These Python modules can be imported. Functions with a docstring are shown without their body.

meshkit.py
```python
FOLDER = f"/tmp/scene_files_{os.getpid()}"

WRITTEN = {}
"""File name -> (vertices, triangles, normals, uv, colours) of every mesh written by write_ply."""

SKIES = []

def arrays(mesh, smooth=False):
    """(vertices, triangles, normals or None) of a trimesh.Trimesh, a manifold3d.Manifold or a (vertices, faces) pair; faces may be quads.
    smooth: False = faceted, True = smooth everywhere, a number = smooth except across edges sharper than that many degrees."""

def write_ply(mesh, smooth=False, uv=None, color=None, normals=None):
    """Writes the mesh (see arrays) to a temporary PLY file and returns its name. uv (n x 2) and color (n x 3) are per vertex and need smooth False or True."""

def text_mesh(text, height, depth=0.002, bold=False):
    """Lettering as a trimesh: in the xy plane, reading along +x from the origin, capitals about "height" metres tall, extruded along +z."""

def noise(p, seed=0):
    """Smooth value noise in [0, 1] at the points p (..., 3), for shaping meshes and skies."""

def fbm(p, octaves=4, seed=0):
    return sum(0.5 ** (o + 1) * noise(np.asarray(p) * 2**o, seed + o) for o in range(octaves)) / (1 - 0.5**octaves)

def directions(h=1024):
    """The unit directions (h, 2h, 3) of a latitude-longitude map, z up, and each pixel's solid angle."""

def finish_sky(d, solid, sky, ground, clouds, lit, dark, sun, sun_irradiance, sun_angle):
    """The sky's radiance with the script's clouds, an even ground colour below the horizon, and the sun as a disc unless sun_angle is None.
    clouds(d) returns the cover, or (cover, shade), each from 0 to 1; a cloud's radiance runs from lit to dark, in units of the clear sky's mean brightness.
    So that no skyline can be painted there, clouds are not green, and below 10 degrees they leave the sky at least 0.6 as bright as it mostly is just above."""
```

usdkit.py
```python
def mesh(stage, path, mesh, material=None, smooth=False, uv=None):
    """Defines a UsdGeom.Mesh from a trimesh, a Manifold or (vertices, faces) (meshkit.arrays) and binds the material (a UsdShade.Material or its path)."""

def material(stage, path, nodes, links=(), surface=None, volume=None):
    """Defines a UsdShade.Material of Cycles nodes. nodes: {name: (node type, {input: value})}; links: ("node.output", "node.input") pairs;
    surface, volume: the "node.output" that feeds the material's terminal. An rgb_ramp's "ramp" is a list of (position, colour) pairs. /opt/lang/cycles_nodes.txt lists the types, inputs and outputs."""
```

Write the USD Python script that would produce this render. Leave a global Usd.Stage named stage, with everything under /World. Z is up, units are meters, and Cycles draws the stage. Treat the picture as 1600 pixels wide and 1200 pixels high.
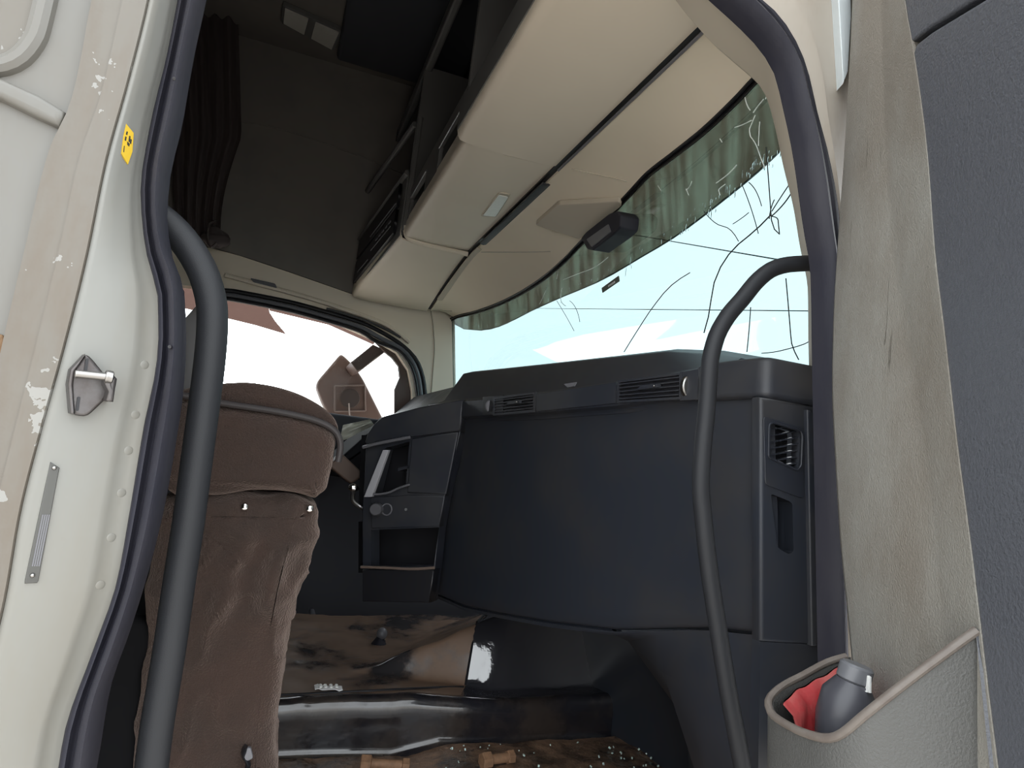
import math, random
import numpy as np, trimesh, manifold3d as m3, usdkit, meshkit
from scipy.interpolate import PchipInterpolator, CubicSpline
from shapely.geometry import Polygon
from pxr import Usd, UsdGeom, UsdLux, UsdShade, Gf, Sdf

stage = Usd.Stage.CreateInMemory()
UsdGeom.SetStageUpAxis(stage, UsdGeom.Tokens.z)
UsdGeom.SetStageMetersPerUnit(stage, 1.0)
UsdGeom.Xform.Define(stage, '/World')
UsdGeom.Scope.Define(stage, '/World/Looks')

# ------------------------------------------------------------------ camera, sky, exposure
FPX = 1050.0
YAW, PITCH, ROLL = [math.radians(a) for a in (19, 7.5, 6.5)]
C = np.array([0, -.75, .75])
FW = np.array([math.sin(YAW) * math.cos(PITCH), math.cos(YAW) * math.cos(PITCH), math.sin(PITCH)])
_r0 = np.array([math.cos(YAW), -math.sin(YAW), 0]); _u0 = np.cross(_r0, FW)
RT = math.cos(ROLL) * _r0 + math.sin(ROLL) * _u0
UP = -math.sin(ROLL) * _r0 + math.cos(ROLL) * _u0
cam = UsdGeom.Camera.Define(stage, '/World/camera')
cam.AddTransformOp().Set(Gf.Matrix4d(*RT, 0, *UP, 0, *(-FW), 0, *C, 1))
cam.CreateHorizontalApertureAttr(36.0); cam.CreateVerticalApertureAttr(27.0)
cam.CreateFocalLengthAttr(36.0 * FPX / 1600)
cam.CreateClippingRangeAttr(Gf.Vec2f(0.01, 500))
cam.CreateExposureAttr(0.2)
sky = UsdLux.DomeLight.Define(stage, '/World/sky')          # overcast, rainy sky
sky.CreateIntensityAttr(1.0); sky.CreateColorAttr(Gf.Vec3f(.95, 1.0, 1.03))

# ------------------------------------------------------------------ helpers
def ray(u, v): return FW + RT * (u - 800) / FPX - UP * (v - 600) / FPX
def on(u, v, n, p):
    """The point of the plane (n, p) of the place behind a pixel of the photograph."""
    d = ray(u, v); n = np.asarray(n, float)
    return C + d * (np.dot(n, np.asarray(p, float) - C) / np.dot(n, d))
def ax(u, v, x=None, y=None, z=None):
    if x is not None: return on(u, v, (1, 0, 0), (x, 0, 0))
    if y is not None: return on(u, v, (0, 1, 0), (0, y, 0))
    return on(u, v, (0, 0, 1), (0, 0, z))
def onf(u, v, g, t0=.3, t1=6):
    """The same for a curved surface g(p) = 0."""
    d = ray(u, v); a, b = t0, t1; ga = g(C + d * a)
    for _ in range(50):
        m = (a + b) / 2; gm = g(C + d * m)
        if (gm > 0) == (ga > 0): a = m
        else: b = m
    return C + d * (a + b) / 2

def lin(r, g, b): return tuple((x / 255 / 12.92 if x / 255 <= .04045 else ((x / 255 + .055) / 1.055) ** 2.4) for x in (r, g, b))

def numbered(parent, name):
    k, p = 0, f'{parent}/{name}'
    while stage.GetPrimAtPath(p):
        k += 1; p = f'{parent}/{name}_{k:03d}'
    return p
def _data(prim, label, cat, group, kind):
    for k, v in (('label', label), ('category', cat), ('group', group), ('kind', kind)):
        if v: prim.SetCustomDataByKey(k, v)
def T(name, label, cat, group=None, kind=None):
    p = UsdGeom.Xform.Define(stage, numbered('/World', name)).GetPrim()
    _data(p, label, cat, group, kind); return p
def M(name, mesh, mat, parent=None, label=None, cat=None, group=None, kind=None, smooth=35):
    if isinstance(mesh, list): mesh = cat_mesh(*mesh)
    p = usdkit.mesh(stage, numbered(str(parent.GetPath()) if parent else '/World', name), mesh, mat, smooth=smooth).GetPrim()
    _data(p, label, cat, group, kind); return p
def tm(m):
    if isinstance(m, m3.Manifold):
        q = m.to_mesh(); return trimesh.Trimesh(q.vert_properties[:, :3], q.tri_verts, process=False)
    if isinstance(m, tuple):
        v, f, _ = meshkit.arrays(m); return trimesh.Trimesh(v, f, process=False)
    return m
def cat_mesh(*ms): return trimesh.util.concatenate([tm(m) for m in ms])
def mf(t):
    t = tm(t).copy(); t.merge_vertices()
    return m3.Manifold(m3.Mesh(np.asarray(t.vertices, np.float32), np.asarray(t.faces, np.uint32)))

def curve(pts, n=24):
    """A smooth curve through the points."""
    p = np.asarray(pts, float)
    s = np.r_[0, np.cumsum(np.linalg.norm(np.diff(p, axis=0), axis=1))]
    return PchipInterpolator(s, p)(np.linspace(0, s[-1], n))
def tube(path, r, n=12, flat=1.0, up=None):
    p = np.asarray(path, float); k = len(p)
    r = np.full(k, r) if np.ndim(r) == 0 else np.asarray(r)
    t = np.gradient(p, axis=0); t /= np.linalg.norm(t, axis=1, keepdims=True)
    a = np.array([0, 0, 1.]) if up is None else np.asarray(up, float)
    if abs(t[0] @ a) > .95 and up is None: a = np.array([1., 0, 0])
    v = []
    for i in range(k):
        a = a - t[i] * (a @ t[i]); a /= np.linalg.norm(a); b = np.cross(t[i], a)
        for j in range(n):
            w = 2 * math.pi * j / n
            v.append(p[i] + r[i] * (math.cos(w) * a * flat + math.sin(w) * b))
    f = []
    for i in range(k - 1):
        for j in range(n):
            q = i * n + j, i * n + (j + 1) % n, (i + 1) * n + (j + 1) % n, (i + 1) * n + j
            f += [(q[0], q[2], q[1]), (q[0], q[3], q[2])]
    v += [p[0], p[-1]]; c0, c1 = len(v) - 2, len(v) - 1
    for j in range(n):
        f.append((c0, j, (j + 1) % n)); f.append((c1, (k - 1) * n + (j + 1) % n, (k - 1) * n + j))
    m = trimesh.Trimesh(v, f, process=False)
    if m.volume < 0: m.invert()
    return m
def loft(rows, closed=False):
    """A surface through rows of points, each row the same count."""
    g = np.asarray(rows, float); a, b, _ = g.shape
    f = []
    for i in range(a - 1):
        for j in range(b if closed else b - 1):
            q = i * b + j, i * b + (j + 1) % b, (i + 1) * b + (j + 1) % b, (i + 1) * b + j
            f += [(q[0], q[1], q[2]), (q[0], q[2], q[3])]
    return trimesh.Trimesh(g.reshape(-1, 3), f, process=False)
def sheet(rows, off):
    """A lofted surface with a thickness: off is a vector, or an array like rows."""
    g = np.asarray(rows, float); a, b, _ = g.shape
    h = g + np.asarray(off, float)
    top = loft(g); bot = loft(h); bot.invert()
    edge = [(i, 0) for i in range(a)] + [(a - 1, j) for j in range(1, b)] + [(i, b - 1) for i in range(a - 2, -1, -1)] + [(0, j) for j in range(b - 2, 0, -1)]
    s = loft([[g[i, j] for i, j in edge], [h[i, j] for i, j in edge]], closed=True)
    m = trimesh.util.concatenate([top, bot, s]); m.merge_vertices()
    m.fix_normals()
    return m
def _frame(p):
    n = np.zeros(3)
    for i in range(len(p)): n += np.cross(p[i], p[(i + 1) % len(p)])
    n /= np.linalg.norm(n)
    a = p[1] - p[0]; a = a - n * (a @ n); a /= np.linalg.norm(a)
    return a, np.cross(n, a), n
def _inset(q, r):
    """2D ring moved inwards by r (mitred)."""
    k = len(q); o = np.empty_like(q)
    for i in range(k):
        d0 = q[i] - q[i - 1]; d1 = q[(i + 1) % k] - q[i]
        d0 = d0 / (np.linalg.norm(d0) + 1e-12); d1 = d1 / (np.linalg.norm(d1) + 1e-12)
        n0 = np.array([-d0[1], d0[0]]); n1 = np.array([-d1[1], d1[0]])
        b = n0 + n1; c = max(.35, 1 + n0 @ n1)
        o[i] = q[i] + b / c * r
    return o
def rounded(pts, r, n=4, close=True):
    """A planar outline with its corners rounded off."""
    p = np.asarray(pts, float); k = len(p); out = []
    for i in range(k):
        a, b, c = p[i - 1], p[i], p[(i + 1) % k]
        la, lc = np.linalg.norm(a - b), np.linalg.norm(c - b)
        ra = min(r, la * .45, lc * .45)
        s, e = b + (a - b) / la * ra, b + (c - b) / lc * ra
        for t in np.linspace(0, 1, n + 1):
            out.append((1 - t) ** 2 * s + 2 * t * (1 - t) * b + t * t * e)
    return np.array(out)
def plate(pts, vec, bevel=0.0, nb=3, back=False, holes=()):
    """A planar outline pts pushed along vec, with the edges of the face at pts (and, if back, of the other) rounded."""
    p = np.asarray(pts, float); vec = np.asarray(vec, float)
    a, b, n = _frame(p); o = p.mean(0)
    q = np.c_[(p - o) @ a, (p - o) @ b]; L = np.linalg.norm(vec)
    layers = []
    if bevel:
        for w in np.linspace(0, math.pi / 2, nb + 1)[:-1]:
            layers.append((bevel * (1 - math.sin(w)), bevel * (1 - math.cos(w)) / 1.0))
        layers = [(bevel * (1 - math.sin(w)), bevel * (1 - math.cos(w))) for w in np.linspace(0, math.pi / 2, nb + 1)]
    else: layers = [(0, 0)]
    if back and bevel: layers = layers + [(i, L - d) for i, d in reversed(layers)]
    else: layers = layers + [(0, L)]
    V, F = [], []; k = len(p); u = vec / L
    for ins, d in layers:
        qq = _inset(q, ins) if ins > 1e-9 else q
        V.append(o + qq[:, :1] * a + qq[:, 1:] * b + n * ((p - o) @ n)[:, None] + u * d)
    for i in range(len(layers) - 1):
        for j in range(k):
            s = i * k + j, i * k + (j + 1) % k, (i + 1) * k + (j + 1) % k, (i + 1) * k + j
            F += [(s[0], s[1], s[2]), (s[0], s[2], s[3])]
    for li, flip in ((0, False), (len(layers) - 1, True)):
        ins = layers[li][0]; qq = _inset(q, ins) if ins > 1e-9 else q
        tri = _ear(qq)
        for t in tri:
            t = [int(x) + li * k for x in t]
            F.append(t[::-1] if flip else t)
    m = trimesh.Trimesh(np.vstack(V), F, process=False)
    m.merge_vertices()
    m.fix_normals()
    for h in holes:
        h = np.asarray(h, float)
        cut = plate(h - u * .3 * 0 - u * 0.02, u * (L + .04))
        m = tm(mf(m) - mf(cut))
    return m
def _ear(q):
    import mapbox_earcut as me
    return me.triangulate_float64(np.ascontiguousarray(q, float), np.array([len(q)], np.uint32)).reshape(-1, 3)
def box(lo, hi, r=0.0):
    lo, hi = np.asarray(lo, float), np.asarray(hi, float)
    if not r:
        b = trimesh.creation.box(hi - lo); b.apply_translation((lo + hi) / 2); return b
    p = [(lo[0], lo[1], lo[2]), (hi[0], lo[1], lo[2]), (hi[0], hi[1], lo[2]), (lo[0], hi[1], lo[2])]
    return plate(rounded(p, r, 3), (0, 0, hi[2] - lo[2]), min(r, (hi[2] - lo[2]) * .4), back=True)
def cyl(p0, p1, r, n=20, r1=None):
    p0, p1 = np.asarray(p0, float), np.asarray(p1, float); r1 = r if r1 is None else r1
    d = p1 - p0; L = np.linalg.norm(d); e = min(.15 * min(r, r1), L * .2); d = d / L
    return tube([p0, p0 + d * 1e-5, p0 + d * e, p1 - d * e, p1 - d * 1e-5, p1], [r * .01, r - e, r, r1, r1 - e, r1 * .01], n)
def ball(c, r, sq=(1, 1, 1), sub=2):
    b = trimesh.creation.icosphere(sub, r); b.apply_scale(sq); b.apply_translation(c); return b
def pxs(L, **k): return np.array([ax(u, v, **k) for u, v in L])
def pxp(L, n, p): return np.array([on(u, v, n, p) for u, v in L])
def refine(m, size): 
    m = tm(m); v, f = trimesh.remesh.subdivide_to_size(m.vertices, m.faces, size, max_iter=14)
    q = trimesh.Trimesh(v, f, process=False); q.merge_vertices(); return q

# ------------------------------------------------------------------ materials
def mat(name, col, rough=.5, bump=0, bscale=200, dirt=None, damt=.5, dscale=6, stretch=(1, 1, 1), metal=0, spec=.5, sheen=0, coat=0, col2=None, vscale=None, flakes=None, droughen=None, bdist=.002, sharp=(.42, .62), emission=None, ior=1.5, fstretch=(1, 1, 1)):
    """A procedural surface: a colour with tone variation, dirt or peeling patches, and a fine relief."""
    N = {'p': ('principled_bsdf', {'base_color': col, 'roughness': rough, 'metallic': metal, 'specular_ior_level': spec, 'ior': ior, 'sheen_weight': sheen, 'sheen_tint': (1, .78, .68), 'sheen_roughness': .45, 'coat_weight': coat}),
         'g': ('geometry', {})}
    L = []
    src = None
    if dirt is not None:
        N['map'] = ('mapping', {'scale': stretch}); L.append(('g.position', 'map.vector'))
        N['n'] = ('noise_texture', {'scale': dscale, 'detail': 6, 'roughness': .62}); L.append(('map.vector', 'n.vector'))
        N['r'] = ('rgb_ramp', {'ramp': [(0, (0, 0, 0)), (sharp[0], (0, 0, 0)), (sharp[1], (damt,) * 3), (1, (damt,) * 3)]}); L.append(('n.fac', 'r.fac'))
        N['sep'] = ('rgb_to_bw', {}); L.append(('r.color', 'sep.color'))
        N['mx'] = ('mix', {'color1': col, 'color2': dirt}); L.append(('sep.val', 'mx.fac')); src = 'mx.color'
        if droughen is not None:
            N['rr'] = ('mix_float', {'a': rough, 'b': droughen}); L += [('sep.val', 'rr.fac'), ('rr.result', 'p.roughness')]
    if col2 is not None:
        N['n2'] = ('noise_texture', {'scale': vscale or 3, 'detail': 3}); L.append(('g.position', 'n2.vector'))
        N['r2'] = ('rgb_ramp', {'ramp': [(0, (0, 0, 0)), (.35, (0, 0, 0)), (.65, (1, 1, 1)), (1, (1, 1, 1))]}); L.append(('n2.fac', 'r2.fac'))
        N['s2'] = ('rgb_to_bw', {}); L.append(('r2.color', 's2.color'))
        N['m2'] = ('mix', {'color1': col, 'color2': col2}); L.append(('s2.val', 'm2.fac'))
        if src: L.append((src, 'm2.color1'))
        src = 'm2.color'
    if flakes is not None:
        fc, fs, ft = flakes
        N['fm'] = ('mapping', {'scale': fstretch}); N['n3'] = ('noise_texture', {'scale': fs, 'detail': 5, 'roughness': .6}); L += [('g.position', 'fm.vector'), ('fm.vector', 'n3.vector')]
        N['c3'] = ('math', {'math_type': 'greater_than', 'value2': ft}); L.append(('n3.fac', 'c3.value1'))
        N['m3'] = ('mix', {'color1': col, 'color2': fc}); L.append(('c3.value', 'm3.fac'))
        if src: L.append((src, 'm3.color1'))
        src = 'm3.color'
    if src: L.append((src, 'p.base_color'))
    if bump:
        N['bn'] = ('noise_texture', {'scale': bscale, 'detail': 3, 'roughness': .55}); L.append(('g.position', 'bn.vector'))
        N['b'] = ('bump', {'strength': bump, 'distance': bdist}); L += [('bn.fac', 'b.height'), ('b.normal', 'p.normal')]
    if emission: N['p'][1].update(emission_color=emission[0], emission_strength=emission[1])
    return usdkit.material(stage, '/World/Looks/' + name, N, L, surface='p.BSDF')
def glass(name, tint, rough=.02, refl=(.55, .025), mottle=None):
    N = {'t': ('transparent_bsdf', {'color': tint}), 'gl': ('glossy_bsdf', {'color': (1, 1, 1), 'roughness': rough}),
         'f': ('layer_weight', {'blend': .5}), 'pw': ('math', {'math_type': 'power', 'value2': 4.0}),
         'ml': ('math', {'math_type': 'multiply_add', 'value2': refl[0], 'value3': refl[1]}), 'm': ('mix_closure', {})}
    L = [('f.facing', 'pw.value1'), ('pw.value', 'ml.value1'), ('ml.value', 'm.fac'), ('t.BSDF', 'm.closure1'), ('gl.BSDF', 'm.closure2')]
    if mottle:
        N.update(g=('geometry', {}), mp=('mapping', {'scale': mottle[1]}), n=('noise_texture', {'scale': mottle[2], 'detail': 5}),
                 r=('rgb_ramp', {'ramp': [(0, tint), (.38, tint), (.62, mottle[0]), (1, mottle[0])]}))
        L += [('g.position', 'mp.vector'), ('mp.vector', 'n.vector'), ('n.fac', 'r.fac'), ('r.color', 't.color')]
    return usdkit.material(stage, '/World/Looks/' + name, N, L, surface='m.closure')

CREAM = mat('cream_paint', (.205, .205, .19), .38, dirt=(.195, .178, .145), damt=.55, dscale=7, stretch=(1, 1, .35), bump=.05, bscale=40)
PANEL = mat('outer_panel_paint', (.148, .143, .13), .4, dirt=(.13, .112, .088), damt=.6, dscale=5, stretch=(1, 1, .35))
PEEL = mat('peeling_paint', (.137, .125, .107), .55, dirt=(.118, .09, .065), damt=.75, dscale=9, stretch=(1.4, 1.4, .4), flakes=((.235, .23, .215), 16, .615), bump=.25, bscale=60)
PILLAR = mat('pillar_paint', (.40, .36, .31), .5, dirt=(.33, .27, .21), damt=.7, dscale=8, stretch=(1.4, 1.4, .4), bump=.1, bscale=60)
RUST = mat('rust', (.16, .09, .045), .8, dirt=(.3, .2, .11), dscale=40, bump=.4, bscale=150)
RUBBER = mat('seal_rubber', (.019, .019, .028), .6, bump=.08, bscale=300, dirt=(.04, .038, .045), damt=.5, dscale=10, stretch=(1, 1, .3), spec=.25)
RUBBERF = mat('seal_rubber_front', (.020, .020, .028), .55, bump=.08, bscale=300, dirt=(.04, .038, .045), damt=.5, dscale=10, stretch=(1, 1, .3))
HANDLE = mat('handle_plastic', (.016, .017, .020), .55, spec=.3, bump=.25, bscale=900, bdist=.0006)
BEIGE = mat('beige_plastic', (.80, .70, .575), .5, bump=.12, bscale=700, bdist=.0005, col2=(.75, .655, .53), vscale=2.2)
HEADLN = mat('headliner', (.82, .72, .57), .8, bump=.12, bscale=500, bdist=.0006, dirt=(.78, .68, .53), damt=.5, dscale=3)
BEIGED = mat('beige_dark', (.52, .46, .37), .6, bump=.1, bscale=600, bdist=.0005)
FABRIC = mat('cab_lining', (.21, .19, .17), .9, bump=.2, bscale=300, dirt=(.15, .14, .135), dscale=3)
DARKF = mat('dark_lining', (.055, .057, .068), .8, bump=.15, bscale=300)
CURT = mat('curtain_cloth', (.07, .055, .055), .95, bump=.2, bscale=250, sheen=.1)
DASH = mat('dash_plastic', (.021, .024, .033), .42, bump=.22, bscale=900, bdist=.0006, dirt=(.045, .043, .042), damt=.5, dscale=5, droughen=.6)
DASH2 = mat('dash_panel', (.022, .026, .036), .5, bump=.22, bscale=900, bdist=.0006, dirt=(.042, .039, .037), damt=.5, dscale=4)
BLACK = mat('black_plastic', (.012, .012, .015), .4)
GREYP = mat('grey_plastic', (.14, .14, .155), .35)
SATIN = mat('satin_metal', (.33, .32, .31), .32, metal=1)
STEEL = mat('striker_steel', (.125, .118, .118), .42, metal=.8, bump=.1, bscale=200, dirt=(.07, .055, .05), damt=.5, dscale=40)
CHROME = mat('chrome', (.75, .75, .75), .12, metal=1)
PLUSH = mat('brown_plush', (.042, .024, .018), .95, bump=.7, bscale=300, bdist=.005, sheen=.4, dirt=(.03, .020, .016), damt=.7, dscale=9)
PIPE = mat('seat_piping', (.03, .024, .024), .6)
VINYL = mat('tunnel_vinyl', (.03, .028, .03), .14, dirt=(.165, .102, .066), damt=.9, dscale=4.5, droughen=.62, bump=.2, bscale=18, bdist=.006, sharp=(.36, .50))
VINYLB = mat('tunnel_side_vinyl', (.014, .014, .018), .15, coat=.6, dirt=(.05, .036, .026), damt=.5, dscale=7, droughen=.4, bump=.14, bscale=14, bdist=.006)
VINYLC = mat('tunnel_corner_vinyl', (.028, .028, .033), .09, ior=1.9, coat=1, bump=.25, bscale=26, bdist=.006)
MUD = mat('muddy_floor', (.20, .12, .075), .35, dirt=(.03, .022, .018), damt=.85, dscale=9, droughen=.15, bump=.6, bscale=30, bdist=.01)
BOLT = mat('muddy_bolt', (.24, .13, .07), .7, bump=.4, bscale=120, dirt=(.1, .055, .03), dscale=50)
POCKET_SHADE = mat('door_pocket_shade_grey', (.075, .075, .072), .45, bump=.5, bscale=420, bdist=.0018)  # trim grey darkened in the colour for the shade on the pocket
DOORB = mat('door_trim_grey', (.265, .262, .24), .42, bump=.6, bscale=420, bdist=.0018, dirt=(.175, .155, .13), damt=.9, dscale=3.5, stretch=(1.6, 1.6, .7), sharp=(.30, .62), flakes=((.10, .09, .075), 40, .69), fstretch=(2.6, 2.6, .10))
DOORP = mat('door_panel_dark', (.068, .072, .084), .38, bump=.75, bscale=290, bdist=.0018)
YELLOW = mat('yellow_label', (.60, .40, .03), .5)
INK = mat('ink', (.03, .028, .02), .6)
PLATE = mat('data_plate', (.085, .085, .08), .4, metal=.4)
WHITEP = mat('white_plastic', (.75, .75, .73), .35)
LENS = mat('lamp_lens', (.72, .72, .68), .12, bump=.3, bscale=120)
LENSD = mat('lamp_lens_dim', (.62, .60, .54), .15, bump=.5, bscale=60, bdist=.004)
RED = mat('red_cloth', (.34, .02, .025), .75, bump=.3, bscale=90, dirt=(.33, .12, .10), damt=.5, dscale=20)
MIRB = mat('mirror_housing', (.10, .062, .052), .6, bump=.1, bscale=60)
PAPER = mat('white_paper', (.68, .68, .68), .6)
GROUND = mat('pale_bounce_ground', (.64, .58, .52), .6, dirt=(.55, .49, .43), dscale=2, bump=.3, bscale=5, bdist=.02)  # unseen ground, colour raised so it bounces light up into the cab
FRIT = mat('glass_frit', (.008, .008, .010), .4)
CABLE = mat('cable_black', (.03, .03, .03), .7)
CRACK = mat('crack_line', (.04, .045, .045), .4)
CRACKL = mat('crack_bright', (.85, .9, .88), .25)
WIND = glass('windshield_glass', (.505, .58, .585))
SIDEG = glass('side_glass', (.96, .97, .97), refl=(.2, .002))
SMOKE = glass('smoked_acrylic', (.39, .395, .335), .12, mottle=((.25, .215, .175), (2.2, 2.2, .28), 9))
BROWNA = glass('brown_acrylic', (.27, .205, .185), .1)
CLEARF = glass('clear_film', (.62, .62, .56), .15)
WATER = usdkit.material(stage, '/World/Looks/water', {'p': ('principled_bsdf', {'base_color': (1, 1, 1), 'roughness': .02, 'transmission_weight': 1.0, 'ior': 1.33})}, [], surface='p.BSDF')

# ------------------------------------------------------------------ the cab shell
YF = 2.5                                      # inside of the driver's side wall
def st(name, mesh, m, label, cat, **k): return M(name, mesh, m, None, label, cat, None, 'structure', **k)
st('ground', box((-40, -40, -1.45), (60, 60, -1.4)), GROUND, 'unseen yard ground below the truck, paled to bounce light into the cab', 'ground')
floor = st('floor', box((-1.7, -.02, -.06), (1.2, YF + .05, 0)), MUD, 'muddy brown wet cab floor at the bottom of the doorway', 'floor')
st('ceiling', box((-1.75, -.05, 2.62), (.62, YF + .1, 2.68)), FABRIC, 'dark high roof lining above the overhead shelves', 'ceiling')
st('wall_rear', box((-1.75, -.05, -.06), (-1.7, YF + .1, 2.68)), FABRIC, 'dark rear wall of the sleeper cab', 'wall')
st('wall_front', box((1.16, .0, -.06), (1.2, YF + .05, 1.0)), DARKF, 'front bulkhead of the cab below the windscreen', 'wall')
st('trim_10', plate([(.80, -.05, 1.60), (.83, -.05, 1.60), (.65, -.05, 2.68), (.60, -.05, 2.68)], (0, YF + .15, 0)), DARKF, 'front roof bodywork above the windscreen', 'body panel')
bk_ = T('bunk', 'dark bunk base at the back of the cab', 'bunk')
M('bunk_base', box((-1.68, .08, 0), (-.62, YF - .06, .45), .02), DARKF, bk_)
M('mattress', box((-1.68, .08, .45), (-.64, YF - .06, .58), .04), FABRIC, bk_)

# driver's side wall with its window opening
win_in = [(230, 440), (300, 447), (367, 462), (447, 476), (513, 498), (583, 529), (620, 551), (638, 578), (644, 610), (646, 700), (230, 720)]
wo = pxs(win_in, y=YF)
side = [(-1.7, YF, -.06), (1.2, YF, -.06), (1.2, YF, .98), (.845, YF, 1.0), (.765, YF, 1.56), (.66, YF, 2.66), (-1.7, YF, 2.66)]
wd = plate(side, (0, .06, 0), holes=[wo])
wall_d = st('wall_driver', wd, BEIGE, "beige driver's side wall around the far side window", 'wall')
# window gasket: two rubber ribs and a beige rib following the opening
gl = [(325, 455), (367, 455), (440, 469), (513, 488), (567, 505), (600, 521), (633, 543), (652, 565), (661, 590), (665, 625), (666, 680)]
for off, r, mm in ((0, .010, BLACK), (-7, .011, GREYP), (-13, .010, BLACK)):
    M('window_gasket', tube(curve([ax(u + off * (.25 if i < 5 else .9), v - off * (1 if i < 6 else .25), y=YF - .006) for i, (u, v) in enumerate(gl)], 40), r, 8), mm, wall_d)
w2 = T('window_2', "driver's side door window filled with white sky", 'window', kind='structure')
M('pane', box((-.95, YF + .03, .55), (.78, YF + .036, 1.5)), SIDEG, w2)
# quarter pillar and sail panel of that window
qp = pxs([(583, 530), (602, 550), (613, 559), (623, 572), (625, 590), (617, 609), (617, 660), (670, 690), (672, 600), (655, 560), (625, 538)], y=YF + .045)
M('window_divider', plate(qp, (0, .03, 0)), MIRB, w2)
M('window_post', plate(pxs([(230, 440), (286, 452), (286, 700), (230, 700)], y=YF + .01), (0, .05, 0), .004), DARKF, w2)
M('post_cover', plate(pxs([(286, 500), (306, 478), (316, 492), (320, 520), (300, 618), (283, 618)], y=YF + .012), (0, .03, 0), .006), usdkit.material(stage, '/World/Looks/pale_cover', {'d': ('diffuse_bsdf', {'color': (.35, .34, .34)}), 't': ('translucent_bsdf', {'color': (.30, .29, .29)}), 'm': ('mix_closure', {'fac': .5})}, [('d.BSDF', 'm.closure1'), ('t.BSDF', 'm.closure2')], surface='m.closure'), w2)
# rain deflector over the top of that window
t = T('rain_deflector', "brown tinted rain deflector along the top edge of the driver's window", 'wind deflector')
M('deflector_blade', plate(pxs([(240, 425), (367, 460), (420, 474), (421, 488), (430, 502), (447, 522), (400, 508), (355, 497), (240, 470)], y=YF + .07), (0, .006, 0)), BROWNA, t)
M('deflector_strip', plate(pxs([(421, 474), (513, 495), (590, 530), (583, 538), (513, 507), (421, 485)], y=YF + .072), (0, .006, 0)), BROWNA, t)
# trim strips on that wall
M('wall_ledge', tube(curve(pxs([(352, 430), (400, 443), (470, 462), (540, 484), (600, 506), (640, 535)], y=YF - .012), 24), .011, 8), BEIGE, wall_d)
M('clip', plate(rounded(pxs([(391, 434), (430, 443), (433, 450), (396, 441)], y=YF - .026), .006), (0, .02, 0), .003), GREYP, wall_d)
M('seam_strip', tube(curve(pxs([(510, 482), (560, 497), (600, 513), (626, 527)], y=YF - .024), 16), .006, 6), BLACK, wall_d)
M('pillar_cable', tube(curve(pxs([(672, 478), (677, 510), (679, 550), (676, 590), (672, 640)], y=YF - .004), 20), .003, 6), BEIGED, wall_d)
st('trim_9', box((-1.7, YF - .05, 0), (1.15, YF - .002, .93), .02), DARKF, "dark lower lining of the driver's side below the window", 'lining')
# upper side lining above the beige band, dark grey
up = pxs([(230, 372), (330, 388), (375, 400), (450, 425), (556, 462)], y=YF)
upl = [tuple(p) for p in up] + [(.62, YF, 1.50), (.66, YF, 2.62), (-1.7, YF, 2.62), (-1.7, YF, 1.58)]
st('trim_1', plate([(x, YF - .02, z) for x, y, z in upl], (0, .018, 0)), FABRIC, "dark brown-grey upper side lining above the driver's window", 'lining')
st('trim_2', tube(curve(pxs([(300, 183), (360, 188), (433, 200), (533, 233), (640, 275)], y=YF - .022), 24), .005, 6), FABRIC, 'faint rib across the upper side lining below the roof', 'trim')

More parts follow.
